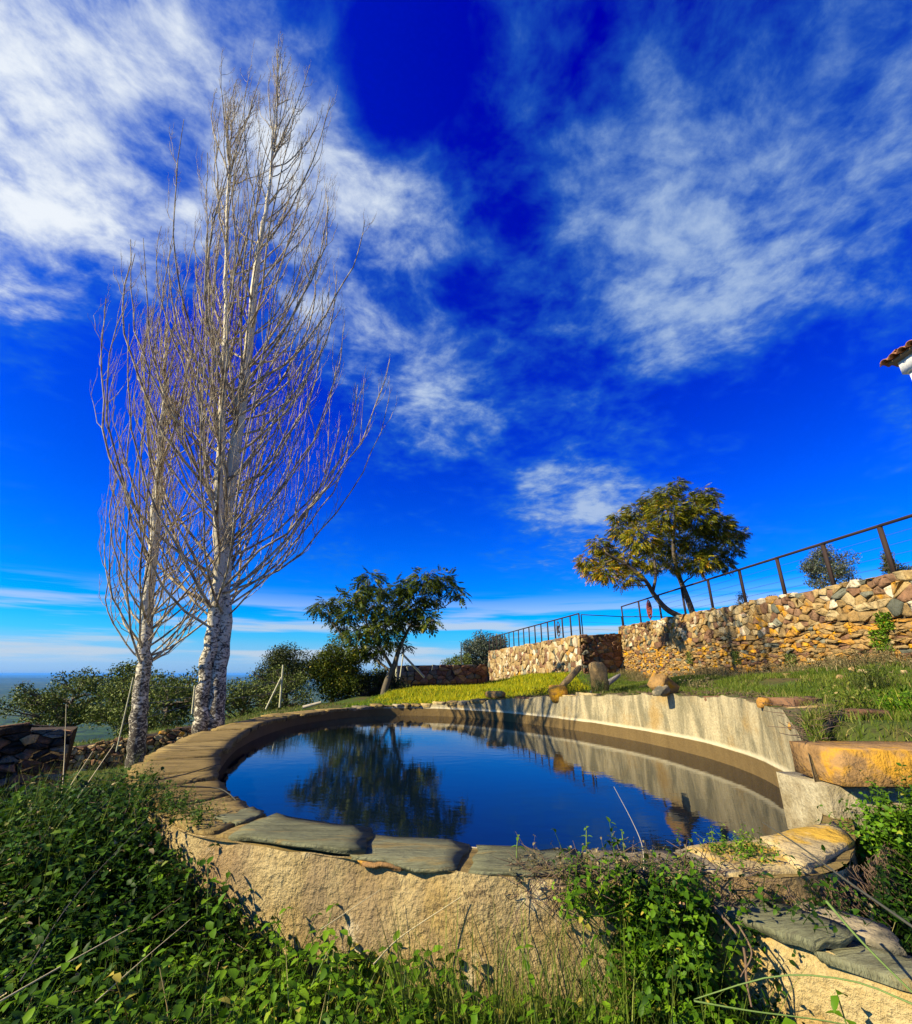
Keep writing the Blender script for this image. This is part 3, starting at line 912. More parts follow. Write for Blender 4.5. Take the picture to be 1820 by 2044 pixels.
def stone_mesh(poly, gap, proud, rs, to_world):
    """one faced stone: rounded outline, chamfer and uneven face"""
    n = len(poly)
    P = []
    for i in range(n):
        p, q = np.array(poly[i]), np.array(poly[(i + 1) % n])
        if np.linalg.norm(q - p) < 0.012:
            P.append(tuple((p + q) / 2))
            continue
        f = rs.uniform(0.03, 0.10)
        P.append(tuple(p * (1 - f) + q * f))
        P.append(tuple(p * f + q * (1 - f)))
    P = np.array(P)
    if len(P) < 4:
        return None
    c_ = P.mean(0)
    rad = np.linalg.norm(P - c_, axis=1)
    d = (P - c_) / (rad[:, None] + 1e-6)
    out = P - d * np.minimum(gap, rad * 0.3)[:, None] + np.array([[rs.uniform(-.009, .009), rs.uniform(-.009, .009)] for _ in P])
    k = len(P)
    sx_, sz_ = rs.uniform(-.22, .22), rs.uniform(-.22, .22)
    rings = []
    for scl, dep in ((1.0, -0.03), (1.0, proud * 0.72), (0.94, proud), (0.55, proud * 1.02)):
        pts = c_ + (out - c_) * scl
        dd = np.array([dep + (dep > 0) * (sx_ * (p[0] - c_[0]) + sz_ * (p[1] - c_[1]) + rs.uniform(-.16, .16) * proud) for p in pts])
        rings.append(np.column_stack([pts, dd]))
    V = np.vstack(rings + [np.array([[c_[0], c_[1], proud * 1.15]])])
    F4, F3 = [], []
    for r_i in range(3):
        for i in range(k):
            F4.append((r_i * k + i, r_i * k + (i + 1) % k, (r_i + 1) * k + (i + 1) % k, (r_i + 1) * k + i))
    for i in range(k):
        F3.append((3 * k + i, 3 * k + (i + 1) % k, 4 * k))
    return to_world(V), np.array(F4), np.array(F3)
def masonry(name, label, a, b_, zlo, zhi, wx, hz, palette, gap, proud, thick, n_parts, seed, mortar='mortar', cat='wall', zones=None):
    """stone-faced wall; seen face is to the left of a->b when looking along it from above ... normal given by (-d.y, d.x)"""
    rs = random.Random(seed)
    a, b_ = np.array(a, float), np.array(b_, float)
    d = b_ - a
    L = float(np.linalg.norm(d))
    d /= L
    nrm = np.array([-d[1], d[0]])
    root = thing(name, label, cat, ((a[0] + b_[0]) / 2, (a[1] + b_[1]) / 2, min(zlo(0), zlo(L))))
    def tw(V):
        return np.column_stack([a[0] + d[0] * V[:, 0] + nrm[0] * V[:, 2], a[1] + d[1] * V[:, 0] + nrm[1] * V[:, 2], V[:, 1]])
    # body
    n = max(4, int(L / 0.5))
    S = np.linspace(0, L, n + 1)
    rows_ = []
    for zf, dep in ((lambda s_: zlo(s_) - 0.5, 0.0), (lambda s_: zhi(s_) - 0.035, 0.0), (lambda s_: zhi(s_) - 0.035, -thick), (lambda s_: zlo(s_) - 0.5, -thick)):
        rows_.append(np.array([(s_, zf(s_), dep) for s_ in S]))
    V = tw(np.vstack(rows_))
    idx = np.arange(4 * (n + 1)).reshape(4, n + 1)
    F = np.stack([idx[:-1, :-1], idx[:-1, 1:], idx[1:, 1:], idx[1:, :-1]], -1).reshape(-1, 4)
    F = np.vstack([F, [tuple(idx[:, 0][::-1]), tuple(idx[:, -1])]])
    mesh_np('wall_core', [(V, F)], mortar, root)
    cl = cells(L, zlo, zhi, wx, hz, rs) if zones is None else [c_ for (za, zb, wa, ha) in zones for c_ in cells(L, za, zb, wa, ha, rs)]
    items = []
    for poly, ar in cl:
        cx_ = sum(p[0] for p in poly) / len(poly)
        cz_ = sum(p[1] for p in poly) / len(poly)
        wp = tw(np.array([[cx_, cz_, 0.0]]))[0]
        dist = math.sqrt(wp[0] ** 2 + wp[1] ** 2 + (wp[2] - 1) ** 2)
        rel = (cz_ - zlo(cx_)) / (zhi(cx_) - zlo(cx_) + 1e-6)
        items.append((ar / dist ** 2, poly, cx_, rel))
    items.sort(key=lambda q: -q[0])
    rest = {}
    mats_used = []
    restch = []
    for k, (_, poly, cx_, rel) in enumerate(items):
        pr = proud * rs.uniform(0.45, 1.9)
        sm = stone_mesh(poly, gap, pr, rs, tw)
        if sm is None:
            continue
        mt = palette(cx_ / L, rel, rs)
        rv = rs.random()
        if k < n_parts:
            mesh_np('stone', [(sm[0], sm[1], rv), (sm[0], sm[2], rv)], mt, root)
        else:
            if mt not in mats_used:
                mats_used.append(mt)
            mi_ = mats_used.index(mt)
            restch += [(sm[0], sm[1], rv, mi_), (sm[0], sm[2], rv, mi_)]
    if restch:
        tag(mesh_np('small_stones', restch, mats_used, root), kind='stuff')
    return root

def pal_near(s_, rel, rs):
    if rel > 0.55:
        return rs.choices(['stone_cream', 'stone_white', 'stone_brown', 'stone_purple', 'stone_slate', 'stone_tan', 'stone_ochre'], [2.8, 1.6, 2.8, 1.6, 1.4, 4.2, 2.6])[0]
    return rs.choices(['stone_ochre', 'stone_orange', 'stone_tan', 'stone_brown', 'stone_slate', 'stone_cream'], [5.0, 2.6, 3.2, 2.2, .7, .6])[0]
def pal_far(s_, rel, rs):
    return rs.choices(['stone_cream', 'stone_white', 'stone_purple', 'stone_brown', 'stone_tan', 'stone_slate', 'stone_ochre'], [5, 2.4, 1.6, 2.0, 4, .6, .8])[0]
def pal_shade(s_, rel, rs):  # darker mix puts the shade of walls turned from the sun into colour
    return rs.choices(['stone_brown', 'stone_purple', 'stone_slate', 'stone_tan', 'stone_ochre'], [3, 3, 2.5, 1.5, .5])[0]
def pal_ruin_shade(s_, rel, rs):  # near-black mix paints the wall's shadow; tan only along its lit top
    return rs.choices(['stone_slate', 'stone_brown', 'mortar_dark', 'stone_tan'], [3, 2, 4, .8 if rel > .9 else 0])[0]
def pal_dry(s_, rel, rs):
    return rs.choices(['stone_tan', 'stone_cream', 'stone_brown', 'stone_purple', 'stone_ochre'], [4, 2.5, 2.5, 1.5, 1.2])[0]
def lin(z0, z1, L):
    return lambda s_: z0 + (z1 - z0) * s_ / L
LN = 20.1
def nw_lo(s_):
    return float(np.interp(s_ + 4.0, [4, 8, 12, 16, 20, 24.1], [1.0, 1.05, .92, .72, .52, .85])) - 0.05
nw_hi = lin(2.68, 3.28, LN)
def nw_mid(s_):
    return nw_lo(s_) + (nw_hi(s_) - nw_lo(s_)) * (0.54 + 0.05 * math.sin(s_ * 1.3) + 0.03 * math.sin(s_ * 3.1))
masonry('stone_retaining_wall', 'long rubble stone retaining wall with ochre lichen stones, below the near railing', (8.40, 4.0), (8.40, 24.1),
        nw_lo, nw_hi, 0.25, 0.135, pal_near, 0.006, 0.05, 0.5, 300, 21, zones=[(nw_lo, nw_mid, 0.22, 0.075), (nw_mid, nw_hi, 0.21, 0.15)])
LR = math.hypot(2.4, 1.1)
masonry('stone_retaining_wall', 'short shaded return of rubble stone coloured darker for that shade where the two walls meet', (8.42, 24.0), (6.02, 22.92),
        lambda s_: 0.7, lin(2.95, 2.78, LR), 0.30, 0.18, pal_shade, 0.010, 0.06, 0.4, 120, 22, 'mortar_dark')
LF = math.hypot(3.4, 15.1)
masonry('stone_retaining_wall', 'pale sunlit stone retaining wall behind the yellow lawn', (6.0, 22.9), (2.6, 38.0),
        lin(0.85, 0.45, LF), lin(2.80, 2.70, LF), 0.26, 0.24, pal_far, 0.005, 0.05, 0.4, 280, 23)
LB = math.hypot(7.2, 5.4)
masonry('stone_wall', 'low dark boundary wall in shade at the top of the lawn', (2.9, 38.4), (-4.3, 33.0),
        lambda s_: 0.3, lin(1.72, 1.55, LB), 0.5, 0.3, pal_shade, 0.02, 0.05, 0.4, 0, 24, 'mortar_dark')
LS = math.hypot(0.8, 0.55)
masonry('stone_wall', 'ruined stone wall end coloured dark for its shadow at the left edge', (-3.82, 5.02), (-6.4, 3.35),
        lambda s_: -0.75, lambda s_: 0.50 + 0.03 * math.sin(s_ * 5), 0.12, 0.06, pal_ruin_shade, 0.006, 0.025, 0.45, 200, 25, 'mortar_dark')
DW = [(-7.9, 9.15), (-6.3, 9.75), (-4.9, 10.35)]
LD = math.hypot(1.6, .6)
masonry('dry_stone_wall', 'low sunlit dry stone wall of small rubble behind the left poplar', DW[1], DW[0],
        lambda s_: -1.1, lambda s_: -0.16 - 0.12 * s_ + 0.03 * math.sin(7 * s_), 0.105, 0.075, pal_dry, 0.008, 0.03, 0.4, 60, 26, 'mortar_dark')
masonry('dry_stone_wall', 'rising end of the dry stone wall between the two poplar trunks', DW[2], (-6.28, 9.76),
        lambda s_: -0.8, lambda s_: 0.10 - 0.17 * s_ + 0.03 * math.sin(9 * s_), 0.105, 0.08, pal_dry, 0.008, 0.03, 0.4, 60, 27, 'mortar_dark')

masonry('stone_wall', 'unseen wall added off the left edge to shade the left bank', (-4.42, 4.50), (-4.15, 1.6),  # out of view, added to throw shade over the left bank
        lambda s_: -0.75, lambda s_: 0.50 + 0.03 * math.sin(s_ * 5), 0.14, 0.08, pal_ruin_shade, 0.006, 0.025, 0.4, 60, 28, 'mortar_dark')

# ------------------------------------------------------------------ railings
def railing(name, label, pts, base_z, hgt_, pw, rail_t, cables, post_mat='corten', ext=None):
    """posts at pts, rail along their heads, thin cables between"""
    root = thing(name, label, 'railing', (pts[0][0], pts[0][1], base_z(0)))
    tops = []
    for k, (x, y) in enumerate(pts):
        z = base_z(k)
        V, F = box(x - pw[0] / 2, x + pw[0] / 2, y - pw[1] / 2, y + pw[1] / 2, z - 0.12, z + hgt_(k))
        mesh_np('post', [(V, F)], post_mat, root)
        tops.append((x, y, z + hgt_(k) + rail_t / 2 + 0.002))
    P = list(tops)
    if ext:
        P = [ext] + P
    for i in range(len(P) - 1):
        V, F = bar(P[i], P[i + 1], rail_t * 1.5, rail_t)
        mesh_np('top_rail', [(V, F)], post_mat, root)
    for f in cables:
        pp = [(x, y, base_z(k) + hgt_(k) * f) for k, (x, y) in enumerate(pts)]
        if len(pp) >= 2:
            V, F = tubes(np.array([[pp[i], pp[i + 1]] for i in range(len(pp) - 1)]), np.full((len(pp) - 1, 2), 0.004), 4)
            mesh_np('cable', [(V, F)], 'cable', root)
    return root
near_y = [5.6, 7.2, 8.8, 10.3, 11.9, 13.6, 15.4, 17.3, 19.4, 21.6, 23.9]
def wz(y):
    return 2.68 + (3.28 - 2.68) * (y - 4.0) / 20.1
railing('railing', 'rusty brown steel railing on the near retaining wall', [(8.56, y) for y in near_y], lambda k: wz(near_y[k]) - 0.03, lambda k: 1.0, (0.05, 0.085), 0.045, (0.8, 0.6, 0.4, 0.2))
far_p = [(6.08 - 3.4 * f, 23.0 + 15.0 * f) for f in np.linspace(0, 1, 17)]
railing('railing', 'dark steel railing along the far pale retaining wall', far_p, lambda k: 2.78 - 0.1 * k / 16, lambda k: 1.0, (0.06, 0.09), 0.05, (0.75, 0.5, 0.25))
rp = [(6.2, 23.02), (8.5, 23.9), (11.2, 24.0), (13.6, 24.1), (16.2, 24.2)]
railing('railing', 'thin back railing crossing the terrace behind the autumn tree', rp, lambda k: 2.74, lambda k: 1.0, (0.04, 0.05), 0.035, (0.66, 0.33))

# cut-out steel ovals hung in the railings
def oval_sign(name, label, c, hw, hh, dirv, mat, marks):
    root = thing(name, label, 'sign', c)
    d = np.array([dirv[0], dirv[1], 0.0])
    d /= np.linalg.norm(d)
    nrm = np.array([-d[1], d[0], 0])
    def pt(u, v, dep):
        return np.array(c) + d * u + np.array([0, 0, v]) + nrm * dep
    N = 28
    V, F = [], []
    for dep in (-0.006, 0.006):
        for k in range(N):
            a = 2 * math.pi * k / N
            e = abs(math.sin(a)) ** 1.5
            for rr_ in (1.0, 0.70):
                V.append(pt(hw * rr_ * math.cos(a) * (1 - 0.12 * e), hh * (rr_ + (0.12 if rr_ < 1 else 0)) * math.sin(a), dep))
    V = np.array(V)
    for k in range(N):
        k2 = (k + 1) % N
        o0, i0, o1, i1 = 2 * k, 2 * k + 1, 2 * k2, 2 * k2 + 1
        M2 = 2 * N
        F += [(o0, o1, i1, i0), (M2 + o0, M2 + i0, M2 + i1, M2 + o1), (o0, M2 + o0, M2 + o1, o1), (i0, i1, M2 + i1, M2 + i0)]
    fr_ = mesh_np('oval_frame', [(V, np.array(F))], mat, root)
    for pts in marks:
        P = smooth_path([pt(u * hw, v * hh, 0) for u, v in pts], 9)
        Vt, Ft = tube1(P, hw * 0.17, hw * 0.15, 5)
        mesh_np('scroll', [(Vt, Ft)], mat, fr_)
    V, F = bar(pt(0, -hh, 0), pt(0, -hh - 0.09, 0), 0.03, 0.02)
    mesh_np('foot', [(V, F)], mat, root)
    V, F = bar(pt(0, hh, 0), pt(0, hh + 0.06, 0), 0.03, 0.02)
    mesh_np('hanger', [(V, F)], mat, root)
    return root
sy = 20.5
oval_sign('railing_sign', 'red-brown steel oval cut-out sign in the near railing', (8.56, sy, wz(sy) + 0.51), 0.30, 0.42, (0, 1), 'corten_red',
          [[(-.45, .30), (-.1, .62), (.1, .62), (.45, .30)], [(-.3, .42), (.3, .42)], [(-.4, .18), (.1, .26), (.4, .10), (-.1, .0), (.4, -.2)], [(-.35, .2), (-.35, -.2)],
           [(-.4, -.3), (0, -.2), (.3, -.4), (-.2, -.5), (.3, -.62)], [(-.5, -.1), (-.5, -.5)], [(.5, .1), (.52, -.5)]])
fk = 2.55 / 16
oval_sign('railing_sign', 'dark steel oval cut-out sign in the far railing', (6.08 - 3.4 * fk, 23.0 + 15.0 * fk, 2.76 + 0.51), 0.24, 0.40, (-3.4, 15.1), 'corten',
          [[(-.5, .4), (0, .3), (.5, .45)], [(-.2, .3), (.15, .0), (-.15, -.3)], [(.2, .3), (.3, 0), (.2, -.4)], [(-.4, -.45), (0, -.3), (.4, -.5)]])

# ------------------------------------------------------------------ house corner on the right
hs = thing('house', 'corner of a white house with a terracotta tiled eave', 'house', (13.9, 6.0, 2.7))
mesh_np('wall', [box(10.62, 17.2, 2.2, 9.0, 2.6, 8.0)], 'whitewash', hs)
mesh_np('cornice', [box(10.54, 17.3, 2.1, 9.08, 7.66, 7.99)], 'whitewash', hs)
mesh_np('soffit', [box(10.42, 17.5, 1.8, 9.18, 8.003, 8.06)], 'soffit', hs)
Vr = np.array([(10.4, 1.75, 8.065), (10.4, 9.22, 8.065), (17.6, 9.22, 8.065), (17.6, 1.75, 8.065), (13.9, 5.2, 9.35), (13.9, 5.9, 9.35)])
roof_ = mesh_np('roof', [(Vr, np.array([(0, 4, 5), (0, 5, 1), (1, 5, 2), (2, 5, 4), (2, 4, 3), (3, 4, 0)]))], 'roof_tile', hs)
# barrel tiles along the visible eave
def tile_mesh():
    a = np.linspace(0, math.pi, 6)
    V = []
    for x_, r_i in ((0.0, 0.105), (0.46, 0.085)):
        for q in a:
            V.append((x_, r_i * math.cos(q), r_i * math.sin(q) * 0.8))
        for q in a[::-1]:
            V.append((x_, (r_i - 0.018) * math.cos(q), (r_i - 0.018) * math.sin(q) * 0.8))
    n = 12
    F = [(k, (k + 1) % n, n + (k + 1) % n, n + k) for k in range(n)]
    ends = [(0, 11, 10, 1), (1, 10, 9, 2), (2, 9, 8, 3), (3, 8, 7, 4), (4, 7, 6, 5)]
    F += ends
    return np.array(V), np.array(F)
tvv, tff = tile_mesh()
tm = mesh_np('roof_tile', [(tvv, tff, 0.5)], 'roof_tile')
tm.parent = roof_
first = True
slope_x = math.atan2(1.285, 3.7)
slope_y = math.atan2(1.285, 3.5)
for row in range(5):
    for k in range(34):
        yy = 9.16 - k * 0.222
        xx = 10.30 + row * 0.40
        if yy < 1.8 + row * 0.37 or yy > 9.22 - row * 0.37:
            continue
        t_ = tm if first else tm.copy()
        if not first:
            COL.objects.link(t_)
        first = False
        t_.parent = roof_
        t_.location = (xx - 13.9, yy - 6.0, 8.075 + (xx - 10.4) * math.tan(slope_x) + 0.012 - 2.7)
        t_.rotation_euler = (0, -slope_x + 0.03, random.uniform(-.03, .03))
for row in range(3):
    for k in range(20):
        xx = 10.45 + k * 0.222 + row * .38
        t_ = tm.copy()
        COL.objects.link(t_)
        t_.parent = roof_
        yy = 9.32 - row * 0.40
        t_.location = (xx - 13.9, yy - 6.0, 8.075 + (9.22 - yy) * math.tan(slope_y) + 0.012 - 2.7)
        t_.rotation_euler = (0, -slope_y + 0.03, -math.pi / 2 + random.uniform(-.03, .03))

# ------------------------------------------------------------------ bare poplars
def grow(P0, az, th0, th1, L, n, wob, pw=1.5):
    K = len(P0)
    t_ = np.linspace(0, 1, n)
    th = th1[:, None] + (th0 - th1)[:, None] * (1 - t_)[None, :] ** pw
    th = th + rng.normal(0, wob, (K, n)) * (t_ > 0.08)
    azz = az[:, None] + np.cumsum(rng.normal(0, wob * 1.6, (K, n)), 1)
    step = (L / (n - 1))[:, None]
    dx = np.sin(th) * np.cos(azz) * step
    dy = np.sin(th) * np.sin(azz) * step
    dz_ = np.cos(th) * step
    P = np.stack([dx, dy, dz_], -1)
    P = np.cumsum(P, 1) - P[:, :1] + P0[:, None, :]
    return P, th, azz
def sub(P, th, az, L, per, tmin, tmax, frac, spread, n, wob, up):
    K, m_, _ = P.shape
    par = np.repeat(np.arange(K), per)
    t_ = rng.uniform(tmin, tmax, len(par))
    f = t_ * (m_ - 1)
    i = np.minimum(f.astype(int), m_ - 2)
    fr = (f - i)[:, None]
    P0 = P[par, i] * (1 - fr) + P[par, i + 1] * fr
    pth = th[par, i]
    paz = az[par, i]
    side = np.where(rng.random(len(par)) < 0.5, -1, 1)
    naz = paz + side * rng.uniform(0.3, 1.9, len(par))
    nth = np.clip(pth * 0.6 + rng.uniform(spread * 0.6, spread * 1.3, len(par)), 0.1, 1.5)
    nL = L[par] * (1 - 0.55 * t_) * rng.uniform(frac * 0.5, frac * 1.25, len(par))
    Pn, thn, azn = grow(P0, naz, nth, np.full(len(par), up) + rng.normal(0, 0.12, len(par)), nL, n, wob)
    return Pn, thn, azn, nL, t_, par
def poplar(name, label, stems, nb, zlo, seed, spread_f=1.0):
    global rng
    rng = np.random.default_rng(seed)
    root = thing(name, label, 'tree', (stems[0][0][0][0], stems[0][0][0][1], stems[0][0][0][2]), 'bare white poplars')
    lim, tw = [], []
    for si, (pts, rads) in enumerate(stems):
        P = smooth_path(pts, 60)
        rr_ = np.interp(np.linspace(0, 1, 60), np.linspace(0, 1, len(rads)), rads)
        P = P + np.column_stack([rng.normal(0, 0.012, 60), rng.normal(0, 0.012, 60), np.zeros(60)])
        V, F = tube1(P, rr_, s=14)
        for q in range(len(V)):
            v = V[q]
            k_ = 1 + 0.10 * nz((v[0] * 3, v[1] * 3, v[2] * 1.3)) + 0.05 * nz((v[0] * 9, v[1] * 9, v[2] * 5))
            c_ = P[q // 14]
            V[q] = c_ + (v - c_) * k_
        mesh_np('trunk', [(V, F)], 'bark_poplar', root, smooth=True)
        ztop_ = P[-1, 2]
        n_ = nb[si]
        u = rng.random(n_) ** 1.3
        z0 = zlo[si] + (ztop_ - 0.5 - zlo[si]) * u
        ix = np.interp(z0, P[:, 2], np.arange(60))
        i = np.minimum(ix.astype(int), 58)
        P0 = P[i] * (1 - (ix - i))[:, None] + P[i + 1] * (ix - i)[:, None]
        rel = (z0 - zlo[si]) / (ztop_ - zlo[si])
        az = np.arange(n_) * 2.39996 + rng.normal(0, 0.3, n_)
        L = (6.6 * (1 - rel) ** 0.62 + 0.9) * rng.uniform(0.5, 1.05, n_) * spread_f
        L = np.minimum(np.minimum(L, 6.0 * spread_f + 0.4), (ztop_ - z0) * 0.92 + 0.15)
        th0 = np.clip(rng.normal(1.04 - 0.70 * rel, 0.14, n_), 0.28, 1.25)
        th1 = np.clip(rng.normal(0.06, 0.08, n_), -0.1, 0.25)
        B, th, azz = grow(P0, az, th0, th1, L, 12, 0.085, 1.3)
        r0 = (0.006 + 0.0034 * L) * rng.uniform(0.8, 1.25, n_)
        lim.append(tubes(B, r0[:, None] * np.linspace(1, 0.22, 12)[None] ** 0.9, 5))
        B2, th2, az2, L2, t2, par = sub(B, th, azz, L, 10, 0.10, 0.97, 0.32, 0.62, 8, 0.13, 0.05)
        r2 = (r0[par] * (1 - 0.7 * t2)) * 0.34 + 0.0018
        lim.append(tubes(B2, r2[:, None] * np.linspace(1, 0.35, 8)[None], 4))
        B3, th3, az3, L3, t3, par3 = sub(B2, th2, az2, L2, 4, 0.2, 1.0, 0.42, 0.6, 5, 0.2, 0.15)
        tw.append(tubes(B3, np.full(len(B3), 0.0030)[:, None] * np.linspace(1, 0.55, 5)[None], 3))
    mesh_np('branches', [(V_, F_) for V_, F_ in lim], 'bark_poplar_branch', root, smooth=True)
    mesh_np('twigs', [(V_, F_) for V_, F_ in tw], 'twig', root)
    return root
stemA = [(-4.30, 8.5, -0.25), (-4.31, 8.5, 0.2), (-4.39, 8.5, 0.71), (-4.39, 8.48, 1.72), (-4.45, 8.46, 2.73), (-4.69, 8.42, 4.24), (-4.98, 8.4, 6.56), (-5.39, 8.4, 9.31), (-5.9, 8.4, 12.62), (-6.29, 8.45, 15.59), (-6.32, 8.5, 16.95)]
stemB = [(-4.12, 8.60, -0.25), (-4.13, 8.60, 0.19), (-4.2, 8.60, 0.71), (-4.27, 8.62, 1.73), (-4.44, 8.62, 2.75), (-4.60, 8.62, 4.28), (-4.69, 8.6, 6.63), (-4.83, 8.6, 9.11), (-4.96, 8.6, 11.0), (-4.95, 8.6, 12.76), (-5.15, 8.6, 15.76), (-5.36, 8.6, 18.9)]
stemC = [(-5.22, 8.4, -0.6), (-5.25, 8.4, -0.39), (-5.37, 8.4, 0.55), (-5.51, 8.4, 1.54), (-5.72, 8.4, 2.99), (-5.96, 8.4, 4.74), (-6.2, 8.4, 6.3), (-6.45, 8.4, 7.6), (-6.62, 8.4, 8.7)]
poplar('poplar_tree', 'tall bare white poplar with two fused stems beside the basin', [(stemA, [.155, .135, .12, .11, .10, .09, .07, .05, .03, .017, .005]), (stemB, [.155, .145, .135, .13, .125, .12, .115, .09, .065, .045, .025, .006])], (90, 100), (1.75, 1.8), 51)
poplar('poplar_tree', 'smaller slender bare poplar left of the tall pair', [(stemC, [.145, .135, .12, .105, .09, .07, .05, .032, .006])], (80,), (1.05,), 52, 0.64)
rng = np.random.default_rng(5)

# ------------------------------------------------------------------ leaf clouds
def rand_rot(n, tilt=None):
    """random rotation matrices; with tilt the local z axis stays within tilt of world up"""
    if tilt is None:
        q = rng.normal(size=(n, 4))
        q /= np.linalg.norm(q, axis=1, keepdims=True)
        a, b_, c_, d = q.T
        return np.stack([np.stack([1 - 2 * (c_ * c_ + d * d), 2 * (b_ * c_ - a * d), 2 * (b_ * d + a * c_)], -1),
                         np.stack([2 * (b_ * c_ + a * d), 1 - 2 * (b_ * b_ + d * d), 2 * (c_ * d - a * b_)], -1),
                         np.stack([2 * (b_ * d - a * c_), 2 * (c_ * d + a * b_), 1 - 2 * (b_ * b_ + c_ * c_)], -1)], 1)
    az = rng.uniform(0, 2 * math.pi, n)
    ta = np.abs(rng.normal(0, tilt, n))
    tz = rng.uniform(0, 2 * math.pi, n)
    Rz = np.zeros((n, 3, 3))
    Rz[:, 0, 0] = np.cos(az); Rz[:, 0, 1] = -np.sin(az); Rz[:, 1, 0] = np.sin(az); Rz[:, 1, 1] = np.cos(az); Rz[:, 2, 2] = 1
    ax = np.stack([np.cos(tz), np.sin(tz), np.zeros(n)], -1)
    Kx = np.zeros((n, 3, 3))
    Kx[:, 0, 2] = ax[:, 1]; Kx[:, 1, 2] = -ax[:, 0]; Kx[:, 2, 0] = -ax[:, 1]; Kx[:, 2, 1] = ax[:, 0]
    Rt = np.eye(3)[None] + np.sin(ta)[:, None, None] * Kx + (1 - np.cos(ta))[:, None, None] * (Kx @ Kx)
    return Rt @ Rz
def scatter(tv, tf, P, Rm, S, leaf_of=None, nleaf=1, rv=None):
    """copies of a template at P; random value per template leaf"""
    n = len(P)
    m_ = len(tv)
    S = np.asarray(S, float).reshape(n, 1, 1)
    V = np.einsum('nij,mj->nmi', Rm, tv) * S + P[:, None, :]
    F = tf[None] + (np.arange(n) * m_)[:, None, None]
    if leaf_of is None:
        r = (rng.random(n) if rv is None else rv)[:, None] * np.ones(m_)
    else:
        base = rng.random((n, nleaf)) if rv is None else np.clip(rv[:, None] + rng.normal(0, 0.16, (n, nleaf)), 0, 1)
        r = base[:, leaf_of]
    return V.reshape(-1, 3), F.reshape(-1, tf.shape[1]), r.ravel()
# single leaf: six-point ovate blade folded along its midrib, along +x
def ovate(l=1.0, wd=0.55, fold=0.12, droop=0.12):
    V = np.array([(0, 0, 0), (0.33 * l, wd / 2 * l, fold * l), (0.75 * l, wd * 0.36 * l, fold * 0.6 * l - droop * 0.5 * l), (l, 0, -droop * l), (0.75 * l, -wd * 0.36 * l, fold * 0.6 * l - droop * .5 * l), (0.33 * l, -wd / 2 * l, fold * l), (0.45 * l, 0, 0.0)])
    F = np.array([(0, 6, 1), (1, 6, 2), (2, 6, 3), (3, 6, 4), (4, 6, 5), (5, 6, 0)])
    return V, F
def compound(nl=9, ll=0.42, wd=0.34, droop=0.5):
    """pinnate leaf, rachis along +x drooping, unit length"""
    V, F, who = [], [], []
    k = 0
    for i in range(nl // 2 + 1):
        x_ = 0.2 + 0.8 * i / (nl // 2)
        z_ = -droop * x_ * x_ * 0.5
        for s_ in ((1, -1) if i < nl // 2 else (0,)):
            ang = s_ * 1.0
            d = np.array([math.cos(ang), math.sin(ang), -0.25 - droop * x_ * 0.6])
            d /= np.linalg.norm(d)
            sd_ = np.cross(d, (0, 0, 1))
            sd_ /= np.linalg.norm(sd_)
            p = np.array([x_, 0, z_])
            V += [p, p + d * ll * 0.45 + sd_ * ll * wd / 2, p + d * ll, p + d * ll * 0.45 - sd_ * ll * wd / 2]
            F += [(4 * k, 4 * k + 1, 4 * k + 2, 4 * k + 3)]
            who += [k] * 4
            k += 1
    return np.array(V), np.array(F), np.array(who), k
def cluster_points(clusters, per, shell=0.5):
    P, C, Rr = [], [], []
    for (c_, r_) in clusters:
        n = max(4, int(per * r_ ** 2))
        d = rng.normal(size=(n, 3))
        d /= np.linalg.norm(d, axis=1, keepdims=True)
        rad = r_ * (shell + (1 - shell) * rng.random(n)) ** (1 / 2) * rng.uniform(0.55, 1.05, n)
        P.append(np.array(c_) + d * rad[:, None] * np.array([1, 1, 0.8]))
        C.append(np.repeat(np.array(c_)[None], n, 0))
        Rr.append(np.full(n, r_))
    return np.vstack(P), np.vstack(C), np.concatenate(Rr)
def limbs_to(root_pts, clusters, r0, root, mat, sag=0.25, s=5, n=8):
    """curved limbs from the nearest trunk point to each cluster centre"""
    Pm, Rm = [], []
    TP = np.array(root_pts)
    for (c_, r_) in clusters:
        c_ = np.array(c_)
        below = TP[TP[:, 2] < c_[2] + 0.1]
        if len(below) == 0:
            below = TP
        j = below[np.argmin(np.linalg.norm(below - c_, axis=1) + 0.35 * np.abs(c_[2] - below[:, 2] - 0.6 * np.linalg.norm((below - c_)[:, :2], axis=1)))]
        mid = (j + c_) / 2 + np.array([rng.normal(0, .08), rng.normal(0, .08), -sag * np.linalg.norm((c_ - j)[:2]) * 0.4]) * 1.0
        P = smooth_path([j, mid, c_], n) + rng.normal(0, 0.02, (n, 3))
        P[0] = j
        Pm.append(P)
        Rm.append(np.linspace(r0 * (0.5 + 0.25 * min(1.5, np.linalg.norm(c_ - j))), r0 * 0.22, n))
        # forked ends inside the clump
        for _ in range(4):
            d = rng.normal(size=3)
            d /= np.linalg.norm(d)
            e = c_ + d * r_ * 0.8
            Pm.append(smooth_path([P[n - 3], (P[-1] + e) / 2 + rng.normal(0, .05, 3), e], n))
            Rm.append(np.linspace(r0 * 0.28, r0 * 0.10, n))
    V, F = tubes(np.array(Pm), np.array(Rm), s)
    return mesh_np('limbs', [(V, F)], mat, root, smooth=True)
def px(u, v, Y):
    """helper used while laying trees out: point of the photograph's ray at depth Y"""
    T_ = R(19.5)
    x_, y_ = (u - 910) / 911.0, (1022 - v) / 911.0
    f_, u_ = math.cos(T_) - y_ * math.sin(T_), math.sin(T_) + y_ * math.cos(T_)
    return (x_ / f_ * Y, Y, 1 + u_ / f_ * Y)
